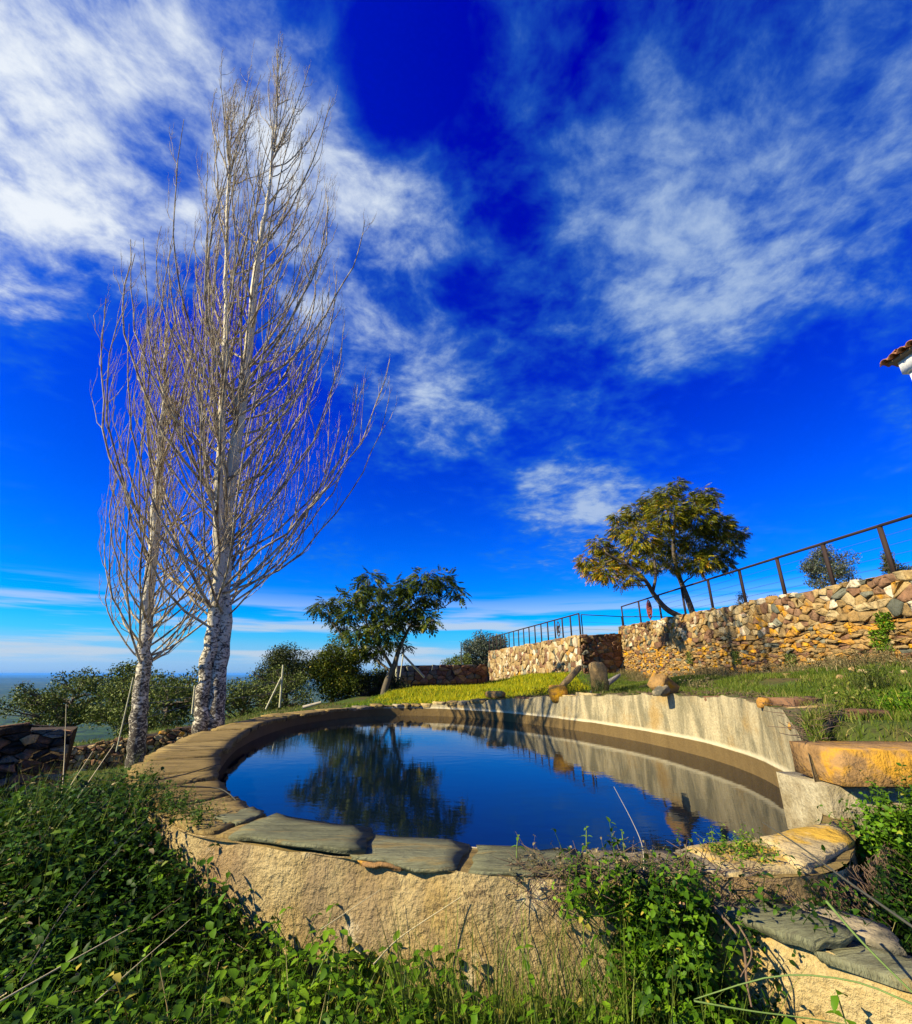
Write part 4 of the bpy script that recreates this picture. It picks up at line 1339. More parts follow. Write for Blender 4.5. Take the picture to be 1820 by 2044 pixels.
def leafy(root, clusters, per, templ, size, mat, tilt=0.7, out=True, rv_fn=None, shell=0.5, name='crown'):
    P, C, Rr = cluster_points(clusters, per, shell)
    n = len(P)
    if out:
        # leaves point away from the clump's heart and hang a little
        d = P - C + rng.normal(0, 0.25, P.shape) * Rr[:, None]
        d[:, 2] = d[:, 2] * 0.4 - 0.15 * Rr
        d /= np.linalg.norm(d, axis=1, keepdims=True)
        up = np.array([0, 0, 1.0]) + rng.normal(0, 0.35, (n, 3))
        yv = np.cross(up, d)
        yv /= np.linalg.norm(yv, axis=1, keepdims=True) + 1e-9
        zv = np.cross(d, yv)
        Rm = np.stack([d, yv, zv], -1)
    else:
        Rm = rand_rot(n)
    rv = None if rv_fn is None else rv_fn(P)
    S = size * rng.uniform(0.65, 1.2, n)
    if len(templ) == 4:
        V, F, r = scatter(templ[0], templ[1], P, Rm, S, templ[2], templ[3], rv)
    else:
        V, F, r = scatter(templ[0], templ[1], P, Rm, S, rv=rv)
    return mesh_np(name, [(V, F, r)], mat, root)

# dark green walnut-like tree at the head of the basin
WY = 23.0
wt = thing('walnut_tree', 'small dark green leafy tree standing alone behind the basin', 'tree', (-3.35, WY, -0.25))
wtr = smooth_path([(-3.42, WY, -0.4), (-3.36, WY, 0.2), (-3.2, WY, 0.8), (-2.95, WY, 1.35), (-2.72, WY, 2.2), (-2.3, WY, 3.1), (-2.0, WY, 3.9)], 24)
V, F = tube1(wtr, [.17, .15, .14, .12, .10, .07, .05], s=9) if False else tube1(wtr, np.interp(np.linspace(0, 1, 24), np.linspace(0, 1, 7), [.19, .165, .15, .13, .10, .07, .04]), s=9)
mesh_np('trunk', [(V, F)], 'bark_grey', wt, smooth=True)
wl = smooth_path([(-3.0, WY, 1.2), (-3.5, WY - .3, 2.0), (-4.2, WY - .2, 2.9), (-4.6, WY - .2, 4.2)], 14)
V, F = tube1(wl, .085, .035, 7)
mesh_np('limb', [(V, F)], 'bark_grey', wt, smooth=True)
wl2 = smooth_path([(-3.1, WY, 1.1), (-4.0, WY + .4, 1.7), (-5.2, WY + .4, 2.4), (-6.4, WY + .3, 3.6)], 14)
V, F = tube1(wl2, .07, .03, 7)
mesh_np('limb', [(V, F)], 'bark_grey', wt, smooth=True)
wcl = []
for u, v, r_ in [(738, 1158, 30), (722, 1178, 24), (790, 1180, 30), (815, 1170, 26), (848, 1155, 32), (880, 1158, 28), (905, 1178, 20), (922, 1188, 12), (708, 1192, 24), (680, 1200, 26), (648, 1208, 22), (632, 1212, 12), (700, 1222, 24), (668, 1232, 18),
                 (740, 1212, 34), (782, 1215, 36), (822, 1205, 32), (858, 1192, 24), (842, 1232, 26), (860, 1240, 16), (808, 1240, 28), (768, 1248, 32), (735, 1255, 26), (712, 1268, 24), (752, 1285, 26), (725, 1295, 22), (785, 1275, 18), (690, 1245, 20), (805, 1290, 14), (762, 1180, 20), (752, 1305, 14)]:
    c_ = px(u, v, WY + rng.uniform(-1.4, 1.4))
    wcl.append((c_, r_ / 911 * 23 * 0.95))
limbs_to(np.vstack([wtr[8:], wl, wl2]), wcl, 0.05, wt, 'bark_grey')
leafy(wt, wcl, 190, compound(9, 0.46, 0.46, 0.7), 0.40, 'leaf_walnut', rv_fn=lambda P: np.clip(0.42 + 0.30 * rng.normal(size=len(P)) * 0.8, 0, 0.97))

# autumn tree on the terrace
AY = 18.0
at_ = thing('autumn_tree', 'spreading ochre and green autumn tree with two stems on the terrace', 'tree', (8.95, AY, 2.7))
a1 = smooth_path([(9.25, AY, 2.6), (9.18, AY, 3.2), (9.05, AY, 3.9), (8.88, AY, 4.7), (8.82, AY, 5.6), (9.0, AY, 6.6), (9.3, AY, 7.8)], 24)
a2 = smooth_path([(9.0, AY, 2.6), (8.75, AY - .05, 3.0), (8.15, AY - .1, 3.35), (7.75, AY - .1, 3.9), (7.4, AY - .2, 4.5), (6.7, AY - .3, 5.1), (5.9, AY - .4, 5.5)], 24)
a3 = smooth_path([(7.7, AY - .1, 4.0), (8.1, AY + .3, 4.8), (8.2, AY + .6, 5.8), (7.8, AY + .8, 6.9)], 14)
a4 = smooth_path([(8.86, AY, 4.9), (9.8, AY - .3, 5.4), (10.7, AY - .5, 6.0), (11.3, AY - .4, 6.4)], 14)
for P, r_ in ((a1, (.13, .04)), (a2, (.14, .04)), (a3, (.07, .03)), (a4, (.07, .025))):
    V, F = tube1(P, r_[0], r_[1], 8)
    mesh_np('trunk' if r_[0] > .1 else 'limb', [(V, F)], 'bark_dark', at_, smooth=True)
acl = []
for u, v, r_ in [(1352, 968, 22), (1330, 988, 28), (1300, 1000, 32), (1405, 985, 24), (1425, 995, 18), (1385, 1005, 30), (1268, 1022, 32), (1330, 1030, 46), (1395, 1035, 42), (1432, 1052, 34), (1462, 1072, 28), (1480, 1065, 14), (1238, 1058, 30), (1280, 1072, 44), (1340, 1085, 46), (1395, 1085, 40),
                 (1195, 1088, 28), (1215, 1108, 30), (1172, 1118, 20), (1162, 1132, 12), (1182, 1142, 18), (1212, 1142, 26), (1248, 1120, 34), (1420, 1108, 34), (1445, 1125, 22), (1395, 1125, 26), (1300, 1120, 34), (1260, 1150, 18), (1350, 1125, 26), (1465, 1098, 18), (1232, 1032, 18), (1448, 1040, 18), (1240, 1165, 10)]:
    c_ = px(u, v, AY + rng.uniform(-2.0, 2.0) * (0.4 + r_ / 50))
    acl.append((c_, r_ / 911 * 18 * 0.90))
limbs_to(np.vstack([a1[8:], a2[10:], a3, a4]), acl, 0.045, at_, 'bark_dark', 0.15)
leafy(at_, acl, 900, compound(11, 0.38, 0.40, 0.6), 0.25, 'leaf_autumn', rv_fn=lambda P: np.clip(0.45 + 0.06 * (8.0 - P[:, 0]) - 0.03 * (P[:, 2] - 6) + 0.22 * rng.normal(size=len(P)), 0, 1))

# evergreen shrubs and trees: rounded leaf masses on short stems
def bush(name, label, c, rx, ry, rz, mat, nclump, per, leaf=0.07, group=None, cat='tree', trunk=None, lean=0.0, shape=1.0, wd=0.5, clump=(0.28, 0.42), bark='bark_dark'):
    z0 = gz(c[0], c[1]) if len(c) == 2 else c[2]
    root = thing(name, label, cat, (c[0], c[1], z0), group)
    th_ = trunk if trunk is not None else 0.3 * rz
    cc = np.array([c[0] + lean * 0.4, c[1], z0 + th_ + rz])
    cl = []
    for k in range(nclump):
        d = rng.normal(size=3)
        d /= np.linalg.norm(d)
        rr_ = rng.uniform(0.45, 0.95)
        zc = d[2] * rr_
        wf = (1 - (zc + 1) / 2 * (1 - shape))
        p = cc + np.array([d[0] * rx * rr_ * wf + lean * zc * 0.5, d[1] * ry * rr_ * wf, zc * rz])
        cl.append((tuple(p), min(rx, rz) * rng.uniform(*clump)))
    tr = smooth_path([(c[0], c[1], z0 - 0.15), (c[0] + rng.normal(0, .06), c[1], z0 + th_ * 0.6), (c[0] + lean * .3, c[1], z0 + th_ + rz * 0.5), (c[0] + lean * .5, c[1], z0 + th_ + rz * 1.2)], 14)
    V, F = tube1(tr, 0.05 + rx * 0.07, 0.02, 8)
    mesh_np('trunk', [(V, F)], bark, root, smooth=True)
    limbs_to(tr[4:], cl, 0.04 * max(1, rx * 0.7), root, bark, 0.1, 4, 5)
    leafy(root, cl, per, ovate(1, wd), leaf, mat, out=False, shell=0.3)
    return root
G1, G2 = 'trees below the garden', 'trees behind the walls'
bush('olive_tree', 'round dark olive tree with a forked trunk behind the dry stone wall', (-14.0, 18.0, -1.45), 2.1, 1.9, 1.0, 'leaf_olive', 40, 1100, 0.085, G1, trunk=0.55, clump=(.42, .62))
bush('olive_tree', 'tuft-topped olive bush just left of the left poplar trunk', (-11.3, 17.0, -1.4), 1.2, 1.2, 1.25, 'leaf_olive', 28, 1000, 0.08, G1, trunk=0.35, shape=.6, clump=(.4, .6))
bush('olive_tree', 'grey-green bush between the two poplar trunks', (-9.3, 16.0, -1.1), 1.8, 1.4, 1.05, 'leaf_olive', 34, 1000, 0.085, G1, trunk=0.2, clump=(.42, .62))
bush('olive_tree', 'low leafy bush cut by the left picture edge', (-18.6, 18.6, -2.2), 1.2, 1.2, 0.85, 'leaf_olive', 20, 900, 0.085, G1, trunk=0.35, clump=(.42, .6))
bush('olive_tree', 'bright low bush right of the tall poplar trunk', (-7.7, 18.0, -.8), 1.25, 1.2, 0.85, 'leaf_olive', 22, 1000, 0.08, G1, trunk=0.15, clump=(.42, .6))
bush('olive_tree', 'pale green bush beside the braced fence post', (-7.2, 20.0, -0.7), 1.3, 1.1, 0.95, 'leaf_olive', 22, 1000, 0.08, G1, trunk=0.15, clump=(.42, .6))
bush('holm_oak', 'thin topped holm oak behind the braced fence post', (-8.0, 23.0, -0.6), 1.5, 1.3, 1.35, 'leaf_oak', 32, 1000, 0.09, G1, trunk=0.3, shape=.7, clump=(.4, .6))
bush('holm_oak', 'big rounded dark holm oak beside the leafy tree', (-5.9, 23.5, -0.5), 1.6, 1.4, 1.40, 'leaf_walnut', 42, 1000, 0.10, G1, trunk=0.3, shape=.75, clump=(.4, .6))
bush('holm_oak', 'dark low thicket left of the leafy tree trunk', (-4.4, 25.0, -0.3), 1.9, 1.0, 0.75, 'leaf_oak', 30, 900, 0.10, G1, trunk=0.0, clump=(.5, .75))
bush('holm_oak', 'distant bush seen under the leafy tree crown', (-5.2, 33.0, -1.0), 2.2, 1.4, 1.1, 'leaf_olive', 24, 500, 0.12, G1, trunk=0.2, clump=(.45, .65))
bush('holm_oak', 'distant pale bush beside the pale fence posts', (-3.3, 44.0, -1.5), 2.2, 1.4, 1.5, 'leaf_olive', 24, 450, 0.13, G1, trunk=0.2, clump=(.45, .65))
bush('olive_tree', 'silvery olive tree behind the far railing', (2.7, 44.0, 0.4), 2.7, 2.0, 2.0, 'leaf_greygreen', 44, 480, 0.14, G2, trunk=0.5, clump=(.35, .55))
bush('olive_tree', 'small round olive bush left of the far railing end', (0.3, 43.0, 0.3), 1.4, 1.0, 1.1, 'leaf_olive', 24, 480, 0.13, G2, trunk=0.2, clump=(.4, .6))
bush('evergreen_tree', 'grey-green evergreen seen between the two right railing posts', (12.45, 15.0, 2.7), 0.95, 0.9, 1.3, 'leaf_greygreen', 44, 2200, 0.055, G2, trunk=0.15, shape=.55, clump=(.3, .45))
bush('evergreen_tree', 'dark pointed evergreen behind the rightmost railing post', (13.55, 14.0, 2.7), 0.42, 0.4, 0.95, 'leaf_oak', 30, 2400, 0.05, G2, trunk=0.15, shape=.4, clump=(.35, .5))
bush('evergreen_tree', 'dark evergreen bush at the right picture edge', (14.35, 14.2, 2.7), 0.55, 0.5, 0.72, 'leaf_oak', 26, 2200, 0.05, G2, trunk=0.2, clump=(.4, .55))
bush('evergreen_tree', 'small dark pine tip right of the autumn tree', (12.4, 20.0, 2.7), 0.34, 0.3, 0.85, 'leaf_oak', 18, 1600, 0.06, G2, trunk=0.1, shape=.4, clump=(.5, .7))
bush('evergreen_tree', 'low dark pine tip in the middle of the near railing', (13.7, 20.0, 2.7), 0.55, 0.4, 0.75, 'leaf_oak', 18, 1600, 0.06, G2, trunk=0.1, shape=.5, clump=(.5, .7))

# ------------------------------------------------------------------ fence posts and wires beyond the basin
def pole(name, label, a, b_, r, mat, group=None, cat='post', brace=None):
    root = thing(name, label, cat, a, group)
    V, F = tube1([a, ((np.array(a) + np.array(b_)) / 2), b_], r, r * 0.9, 7)
    mesh_np('shaft', [(V, F)], mat, root, smooth=True)
    if brace:
        V, F = tube1([brace[0], (np.array(brace[0]) + np.array(brace[1])) / 2, brace[1]], r * 0.8, r * 0.8, 6)
        mesh_np('brace', [(V, F)], mat, root, smooth=True)
    return root
fp = [(-6.35, 11.5), (-5.4, 16.0), (-3.4, 24.6), (-3.9, 32.6)]
pole('fence_post', 'slim pale fence post left of the tall poplar trunk', px(383, 1425, 12), px(389, 1368, 12), 0.022, 'post_pale', 'fence posts')
pole('fence_post', 'pale fence post with a slanting brace in front of the oaks', px(558, 1412, 16), px(565, 1327, 16), 0.032, 'post_pale', 'fence posts', brace=(px(530, 1416, 15.6), px(561, 1352, 16)))
pole('fence_post', 'thin grey fence post under the leafy tree crown', px(670, 1375, 26), px(672, 1305, 26), 0.03, 'wood_grey', 'fence posts')
pole('fence_post', 'pale gate post at the left end of the dark boundary wall', px(791, 1362, 32.4), px(792, 1296, 32.4), 0.09, 'post_pale', 'fence posts', brace=(px(803, 1305, 32.5), px(847, 1352, 33.5)))
pole('fence_post', 'leaning pale post beside the gate post', px(797, 1362, 32), px(806, 1296, 32), 0.045, 'post_pale', 'fence posts')
pole('fence_post', 'thin dark pole above the dark boundary wall', px(921, 1335, 37.6), px(920, 1281, 37.6), 0.05, 'stem_dark', 'fence posts')
pole('fence_post', 'thin leaning stick fence post beside the left poplar', px(232, 1500, 9), px(266, 1352, 9), 0.012, 'post_pale', 'fence posts')
wr = thing('fence_wire', 'thin wire strands strung between the fence posts', 'wire', (-6.35, 12, 0))
for f in (0.35, 0.6, 0.9):
    a, b_, c_ = (np.array(px(383, 1425, 12)) * (1 - f) + np.array(px(389, 1368, 12)) * f), (np.array(px(558, 1412, 16)) * (1 - f) + np.array(px(565, 1327, 16)) * f), (np.array(px(232, 1500, 9)) * (1 - f) + np.array(px(266, 1352, 9)) * f)
    V, F = tubes(np.array([[c_, a], [a, b_]]), np.full((2, 2), 0.004), 4)
    mesh_np('strand', [(V, F)], 'cable', wr)
lg = tube1([px(605, 1412, 13.5), px(622, 1407, 13.5), px(641, 1402, 13.5)], 0.05, 0.035, 7)
tag(mesh_np('log', [lg], 'wood_grey', smooth=True), 'pale fallen branch lying just beyond the far left rim', 'log')

# ------------------------------------------------------------------ standing stones behind the basin
def plank_stone(name, label, a, b_, wd, th_, seed, mat, cat='stone'):
    a, b_ = np.array(a, float), np.array(b_, float)
    d = b_ - a
    L = np.linalg.norm(d)
    d /= L
    v = np.array([0, 1.0, 0])
    u = np.cross(d, v)
    u /= np.linalg.norm(u)
    v = np.cross(u, d)
    V, F = rock((0, 0, 0), (wd, th_, L), seed, 4, rough=0.12)
    W = V[:, :1] * u + V[:, 1:2] * v + V[:, 2:3] * d + (a + b_) / 2
    o = mesh_np(name, [(W, F, 0.5)], mat)
    return tag(o, label, cat)
plank_stone('standing_stone', 'upright grey stone post standing behind the basin', (4.12, 14.0, 0.35), (4.10, 14.0, 1.36), 0.52, 0.3, 31, 'stone_tan')
plank_stone('leaning_stone', 'long weathered slab leaning left against the standing stone', px(1108, 1386, 13.6), px(1158, 1330, 14), 0.17, 0.26, 32, 'stone_tan')
plank_stone('leaning_stone', 'grey slab leaning right behind the standing stone', px(1178, 1386, 14.2), px(1238, 1346, 15), 0.14, 0.22, 33, 'wood_grey')

# ------------------------------------------------------------------ grass and low plants
def blades(P, H, lean, wd, curve=0.35, seg=3):
    """tapered bent blades: P (n,3), H (n,), lean dir (n,2) scaled"""
    n = len(P)
    t_ = np.linspace(0, 1, seg + 1)
    side = np.stack([-lean[:, 1], lean[:, 0]], -1)
    side = side / (np.linalg.norm(side, axis=1, keepdims=True) + 1e-6)
    rnd_side = rng.normal(size=(n, 2))
    rnd_side /= np.linalg.norm(rnd_side, axis=1, keepdims=True)
    side = 0.4 * side + 0.6 * rnd_side
    V = np.zeros((n, seg + 1, 2, 3))
    for k, q in enumerate(t_):
        off = lean * (q ** 1.8)[..., None] if False else lean * q ** 1.8
        c_ = P + np.column_stack([off * H[:, None], H * (q - curve * 0.5 * q ** 3 * np.linalg.norm(lean, axis=1))])
        ww = (wd * (1 - q ** 1.6) + 0.0006)
        for s_, sg in ((0, -1), (1, 1)):
            V[:, k, s_] = c_
            V[:, k, s_, :2] += side * (sg * ww / 2)[:, None]
    idx = np.arange(n * (seg + 1) * 2).reshape(n, seg + 1, 2)
    F = np.stack([idx[:, :-1, 0], idx[:, :-1, 1], idx[:, 1:, 1], idx[:, 1:, 0]], -1).reshape(-1, 4)
    return V.reshape(-1, 3), F, (seg + 1) * 2
def on_ground(x, y):
    return np.column_stack([x, y, height(x, y)])
def turf(name, label, poly, n, hgt_, wd, mat, keep=None, rv=None):
    poly = np.array(poly)
    lo, hi_ = poly.min(0), poly.max(0)
    X, Y = [], []
    while len(X) < n:
        x_ = rng.uniform(lo[0], hi_[0], n * 2)
        y_ = rng.uniform(lo[1], hi_[1], n * 2)
        # thin out with distance from the camera
        k_ = inside(poly, x_, y_) & ~inside(OUTPT, x_, y_)
        if keep is not None:
            k_ &= keep(x_, y_)
        X += list(x_[k_]); Y += list(y_[k_])
    x_, y_ = np.array(X[:n]), np.array(Y[:n])
    P = on_ground(x_, y_)
    P[:, 2] -= 0.01
    H = rng.uniform(*hgt_, n)
    ln_ = rng.normal(0, 0.35, (n, 2))
    V, F, m_ = blades(P, H, ln_, np.full(n, wd) * rng.uniform(.6, 1.3, n), seg=2)
    r = rng.random(n) if rv is None else np.clip(rv(x_, y_) + rng.normal(0, .2, n), 0, 1)
    o = mesh_np(name, [(V, F, np.repeat(r, m_))], mat)
    return tag(o, label, 'grass', kind='stuff')
def patch(x, y, s_=1.0, o_=0.0):
    return np.sin(x * 1.7 * s_ + 1.3 * np.sin(y * 1.1 * s_ + o_)) * np.sin(y * 1.9 * s_ + 1.1 * np.sin(x * 1.3 * s_) + o_)
LAWN = [(-3.2, 14.0), (-1.5, 13.2), (1.2, 12.4), (2.6, 11.4), (4.0, 13.2), (5.9, 22.5), (2.7, 37.5), (-4.1, 32.8), (-3.6, 24)]
turf('lawn_grass', 'green lawn grass on the slope behind the basin', LAWN, 42000, (0.05, 0.14), 0.022, 'grass_lawn')
turf('flowering_grass', 'yellow flowering grass across the middle of the lawn', [(-3.0, 15.5), (0, 13.3), (2.3, 12.6), (4.2, 15), (5.2, 21), (1.5, 26), (-2.5, 24)], 34000, (0.08, 0.2), 0.022, 'grass_yellow', keep=lambda x, y: patch(x, y, .5) > -0.55)
RG = [(3.3, 4.2), (3.9, 3.7), (8.3, 3.7), (8.3, 22), (6.2, 22.6), (4.2, 14), (2.9, 10.4), (3.6, 8.5)]
turf('rough_grass', 'rough green grass between the basin and the retaining wall', RG, 70000, (0.03, 0.11), 0.016, 'grass_rough', keep=lambda x, y: (patch(x, y, 1.3) > -0.6) & (x < 7.6 + 0.5 * patch(x, y, 2)), rv=lambda x, y: 0.42 + 0.2 * patch(x, y, .8, 2))
turf('hillside_grass', 'sunlit rough grass on the slope below the poplars', [(-9, 7), (-4.3, 6.3), (-4.1, 12.5), (-3.2, 16), (-6, 23), (-16, 19)], 30000, (0.03, 0.10), 0.018, 'grass_rough')
turf('bank_grass', 'shaded tall grass on the left bank below the ruined wall', [(-5.6, 2.6), (-3.0, 2.5), (-2.5, 3.7), (-3.3, 5.5), (-4.1, 7.3), (-6.5, 7.3), (-6, 4.6)], 13000, (0.06, 0.22), 0.012, 'grass_rough')

# dry scrub along the foot of the near wall
def scrub(name, label, c, rx, ry, h_, n, mat, kind=None, cat='plant', group=None):
    x_ = c[0] + np.clip(rng.normal(0, rx / 2, n), -rx * .6, rx * .6)
    y_ = c[1] + np.clip(rng.normal(0, ry / 2, n), -ry * .6, ry * .6)
    P = on_ground(x_, y_)
    ln_ = np.column_stack([x_ - c[0], y_ - c[1]]) * 0.5 + rng.normal(0, .4, (n, 2))
    V, F, m_ = blades(P, rng.uniform(.35, 1.1, n) * h_, ln_, np.full(n, .010), seg=3)
    lv, lf = ovate(1, .5)
    k = n * 2
    sel = rng.integers(0, n, k)
    q = rng.random(k)
    LP = P[sel] + np.column_stack([ln_[sel] * (h_ * q ** 1.5)[:, None] * .7, h_ * q * .8]) + rng.normal(0, .03, (k, 3))
    V2, F2, r2 = scatter(lv, lf, LP, rand_rot(k), rng.uniform(.02, .05, k))
    o = mesh_np(name, [(V, F, np.repeat(rng.random(n), m_)), (V2, F2, r2)], mat)
    return tag(o, label, cat, group, kind)
sx_ = rng.uniform(5.0, 22.5, 7000)
def scrub_band():
    n = 9000
    y_ = rng.uniform(4.0, 22.8, n)
    x_ = 8.30 - np.abs(rng.normal(0, 0.42, n))
    P = on_ground(x_, y_)
    H = rng.uniform(.06, .42, n) * (0.5 + 0.5 * (patch(x_ * 0, y_, 1.5) > -.2))
    ln_ = rng.normal(0, .5, (n, 2))
    V, F, m_ = blades(P, H, ln_, np.full(n, .012), seg=3)
    lv, lf = ovate(1, .45)
    k = 14000
    sel = rng.integers(0, n, k)
    q = rng.random(k)
    LP = P[sel] + np.column_stack([ln_[sel] * (H[sel] * q ** 1.6)[:, None], H[sel] * q]) + rng.normal(0, .02, (k, 3))
    V2, F2, r2 = scatter(lv, lf, LP, rand_rot(k), rng.uniform(.02, .055, k))
    return tag(mesh_np('dry_scrub', [(V, F, np.repeat(rng.random(n), m_)), (V2, F2, r2)], 'dry_scrub'), 'dry brown and grey-green scrub along the foot of the near wall', 'scrub', kind='stuff')
scrub_band()
for nm, lb, c, rx, ry, h_, n, mt in (
        ('weed', 'dark tufted weed standing in the grass right of the basin', (5.6, 6.6), .25, .25, .42, 160, 'leaf_oak'),
        ('weed', 'bright leafy weed in the grass by the stepped basin wall', (4.35, 4.75), .32, .30, .24, 300, 'leaf_bright'),
        ('weed', 'dark spiky weed beside the brown rim stones', (3.75, 4.7), .22, .25, .30, 150, 'grass_rough'),
        ('weed', 'pale weed in front of the standing stone', (3.95, 13.5), .3, .3, .55, 160, 'leaf_olive'),
        ('weed', 'tall flowering weed clump left of the leaning slab', (3.1, 13.7), .7, .6, .48, 420, 'leaf_walnut'),
        ('weed', 'low green weeds along the far basin edge', (2.3, 12.3), .5, .4, .34, 260, 'leaf_walnut'),
        ('weed', 'small dry tuft on the grass beyond the yellow stone', (4.3, 8.7), .3, .3, .22, 120, 'dry_scrub'),
        ('weed', 'leafy weed at the foot of the leafy tree', (-2.6, 22.0), .8, .5, .4, 260, 'leaf_olive')):
    scrub(nm, lb, c, rx, ry, h_, n, mt, None, 'plant', None)
# tufts rooted in the wall joints
def wall_tuft(label, y, z, r_, n, mat):
    cl_ = lambda q: np.clip(q, -1.25, 1.25)
    P = np.column_stack([8.36 - np.abs(cl_(rng.normal(0, 1, n))) * r_ * .35, y + cl_(rng.normal(0, 1, n)) * r_ * .5, z + cl_(rng.normal(0, 1, n)) * r_ * .55])
    lv, lf = ovate(1, .4)
    V, F, r = scatter(lv, lf, P, rand_rot(n), rng.uniform(.03, .07, n))
    st = np.stack([np.column_stack([np.full(40, 8.42), y + rng.normal(0, r_ * .3, 40), z + rng.normal(0, r_ * .3, 40)]), P[:40]], 1)
    V2, F2 = tubes(st, np.full((40, 2), .004), 3)
    tag(mesh_np('wall_plant', [(V, F, r), (V2, F2, .3)], mat), label, 'plant', 'plants rooted in the wall')
wall_tuft('green tuft growing from the near wall at its right end', 9.05, 1.95, .22, 420, 'leaf_bright')
wall_tuft('larger green tuft below the topmost wall plant', 9.25, 1.62, .26, 520, 'leaf_bright')
wall_tuft('small grey tuft low in the middle of the near wall', 14.2, 1.45, .24, 360, 'leaf_olive')
wall_tuft('grey-green tuft in the near wall below the autumn tree', 17.0, 1.55, .28, 360, 'leaf_olive')
wall_tuft('dusty tuft near the wall foot under the long railing', 11.9, 1.25, .28, 420, 'leaf_olive')

n = 5200
tt_ = rng.uniform(3.55, 10.2, n)
ff_ = rng.uniform(.30, 1.05, n)[:, None]
xy_ = ring(IN, tt_) * (1 - ff_) + ring(OUTP, tt_) * ff_
kp = patch(xy_[:, 0], xy_[:, 1], 2.4) > -.45
xy_, zt_ = xy_[kp], ztop(tt_)[kp]
n = len(xy_)
V, F, m_ = blades(np.column_stack([xy_, zt_ - .02]), rng.uniform(.03, .12, n), rng.normal(0, .45, (n, 2)), np.full(n, .010), seg=2)
tag(mesh_np('wall_head_grass', [(V, F, np.repeat(rng.random(n), m_))], 'grass_rough'), 'short rough grass rooted on the head of the high basin wall', 'grass', kind='stuff')
n = 3400
x_, y_ = rng.uniform(2.9, 5.6, n), rng.uniform(3.45, 5.3, n)
kp = ~inside(OUTPT, x_, y_)
x_, y_ = x_[kp], y_[kp]
n = len(x_)
V, F, m_ = blades(on_ground(x_, y_), rng.uniform(.03, .11, n), rng.normal(0, .45, (n, 2)), np.full(n, .010), seg=2)
tag(mesh_np('verge_grass', [(V, F, np.repeat(rng.random(n), m_))], 'grass_rough'), 'short grass behind the sandstone block', 'grass', kind='stuff')
n = 500
tt_ = rng.uniform(3.6, 10.0, n)
ff_ = rng.uniform(.0, 1.0, n)[:, None]
b0 = np.column_stack([ring(IN, tt_) * (1 - ff_) + ring(OUTP, tt_) * ff_, ztop(tt_) + .01])
dv = rng.normal(0, 1, (n, 3)) * np.array([.10, .10, .03])
V, F = tubes(np.stack([b0, b0 + dv * .5 + rng.normal(0, .015, (n, 3)), b0 + dv], 1), np.tile(np.array([.004, .003, .002]), (n, 1)), 3)
tag(mesh_np('dead_roots', [(V, F)], 'stem_brown'), 'dead roots and stalks lying along the high basin wall', 'twigs', kind='stuff')

# pale rubble chips lying in the grass
chips = []
for k in range(46):
    y_ = random.uniform(4.2, 14)
    x_ = random.uniform(4.2, 8.1) if k % 2 else random.uniform(6.6, 8.1)
    s_ = random.uniform(.03, .10)
    V, F = rock((x_, y_, gz(x_, y_) + s_ * .3), (s_ * 1.5, s_ * 1.1, s_), k + 60, 1)
    chips.append((V, F, random.random(), k % 2))
tag(mesh_np('stone_chips', chips, ['stone_cream', 'stone_tan']), 'pale stone chips scattered in the rough grass', 'stones', kind='stuff')

# ------------------------------------------------------------------ creeping leaves in the foreground
def sprig(nl, h_, seed, bend=0.35, ls=0.05, wd=0.62):
    """upright shoot with paired leaves; returns tri verts/faces and leaf ids (stem = last id)"""
    rs = np.random.default_rng(seed)
    az = rs.uniform(0, 6.28)
    V, F, who = [], [], []
    lv, lf = ovate(1, wd, .10, .22)
    off = 0
    for i in range(nl):
        q = (i + 1) / nl
        p = np.array([bend * h_ * q ** 2 * math.cos(az), bend * h_ * q ** 2 * math.sin(az), h_ * q])
        for s_ in (0, math.pi):
            a = az + i * 1.57 + s_ + rs.normal(0, .25)
            pit = rs.normal(0.15, .28)
            d = np.array([math.cos(a) * math.cos(pit), math.sin(a) * math.cos(pit), math.sin(pit)])
            yv = np.cross((0, 0, 1), d)
            yv /= np.linalg.norm(yv)
            zv = np.cross(d, yv)
            sz = ls * (1 - 0.45 * q) * rs.uniform(.75, 1.25)
            M = np.stack([d, yv, zv], -1)
            V.append(lv @ M.T * sz + p)
            F.append(lf + off)
            who += [len(V) - 1] * len(lv)
            off += len(lv)
    # thin three-sided stem as triangles
    st = np.array([[(bend * h_ * q ** 2 * math.cos(az), bend * h_ * q ** 2 * math.sin(az), h_ * q) for q in (0, .35, .7, 1.0)]])
    sv, sf = tubes(st, np.array([[.0022, .002, .0016, .001]]), 3)
    tri = np.vstack([sf[:, [0, 1, 2]], sf[:, [0, 2, 3]]])
    V.append(sv)
    F.append(tri + off)
    who += [len(V) - 1] * len(sv)
    return np.vstack(V), np.vstack(F), np.array(who), len(V)
SPR = [sprig(random.randint(3, 6), random.uniform(.12, .26), 900 + k) for k in range(10)]
def undergrowth(name, label, pts, mat, scale=(0.7, 1.3), tilt=0.35, rv=None, extra=None):
    n = len(pts)
    which = rng.integers(0, len(SPR), n)
    chs = []
    for k in range(len(SPR)):
        P = pts[which == k]
        if len(P) == 0:
            continue
        rvv = None if rv is None else rv(P)
        V, F, r = scatter(SPR[k][0], SPR[k][1], P, rand_rot(len(P), tilt), rng.uniform(*scale, len(P)), SPR[k][2], SPR[k][3], rvv)
        chs.append((V, F, r))
    o = mesh_np(name, chs + (extra or []), mat)
    return tag(o, label, 'undergrowth', kind='stuff')
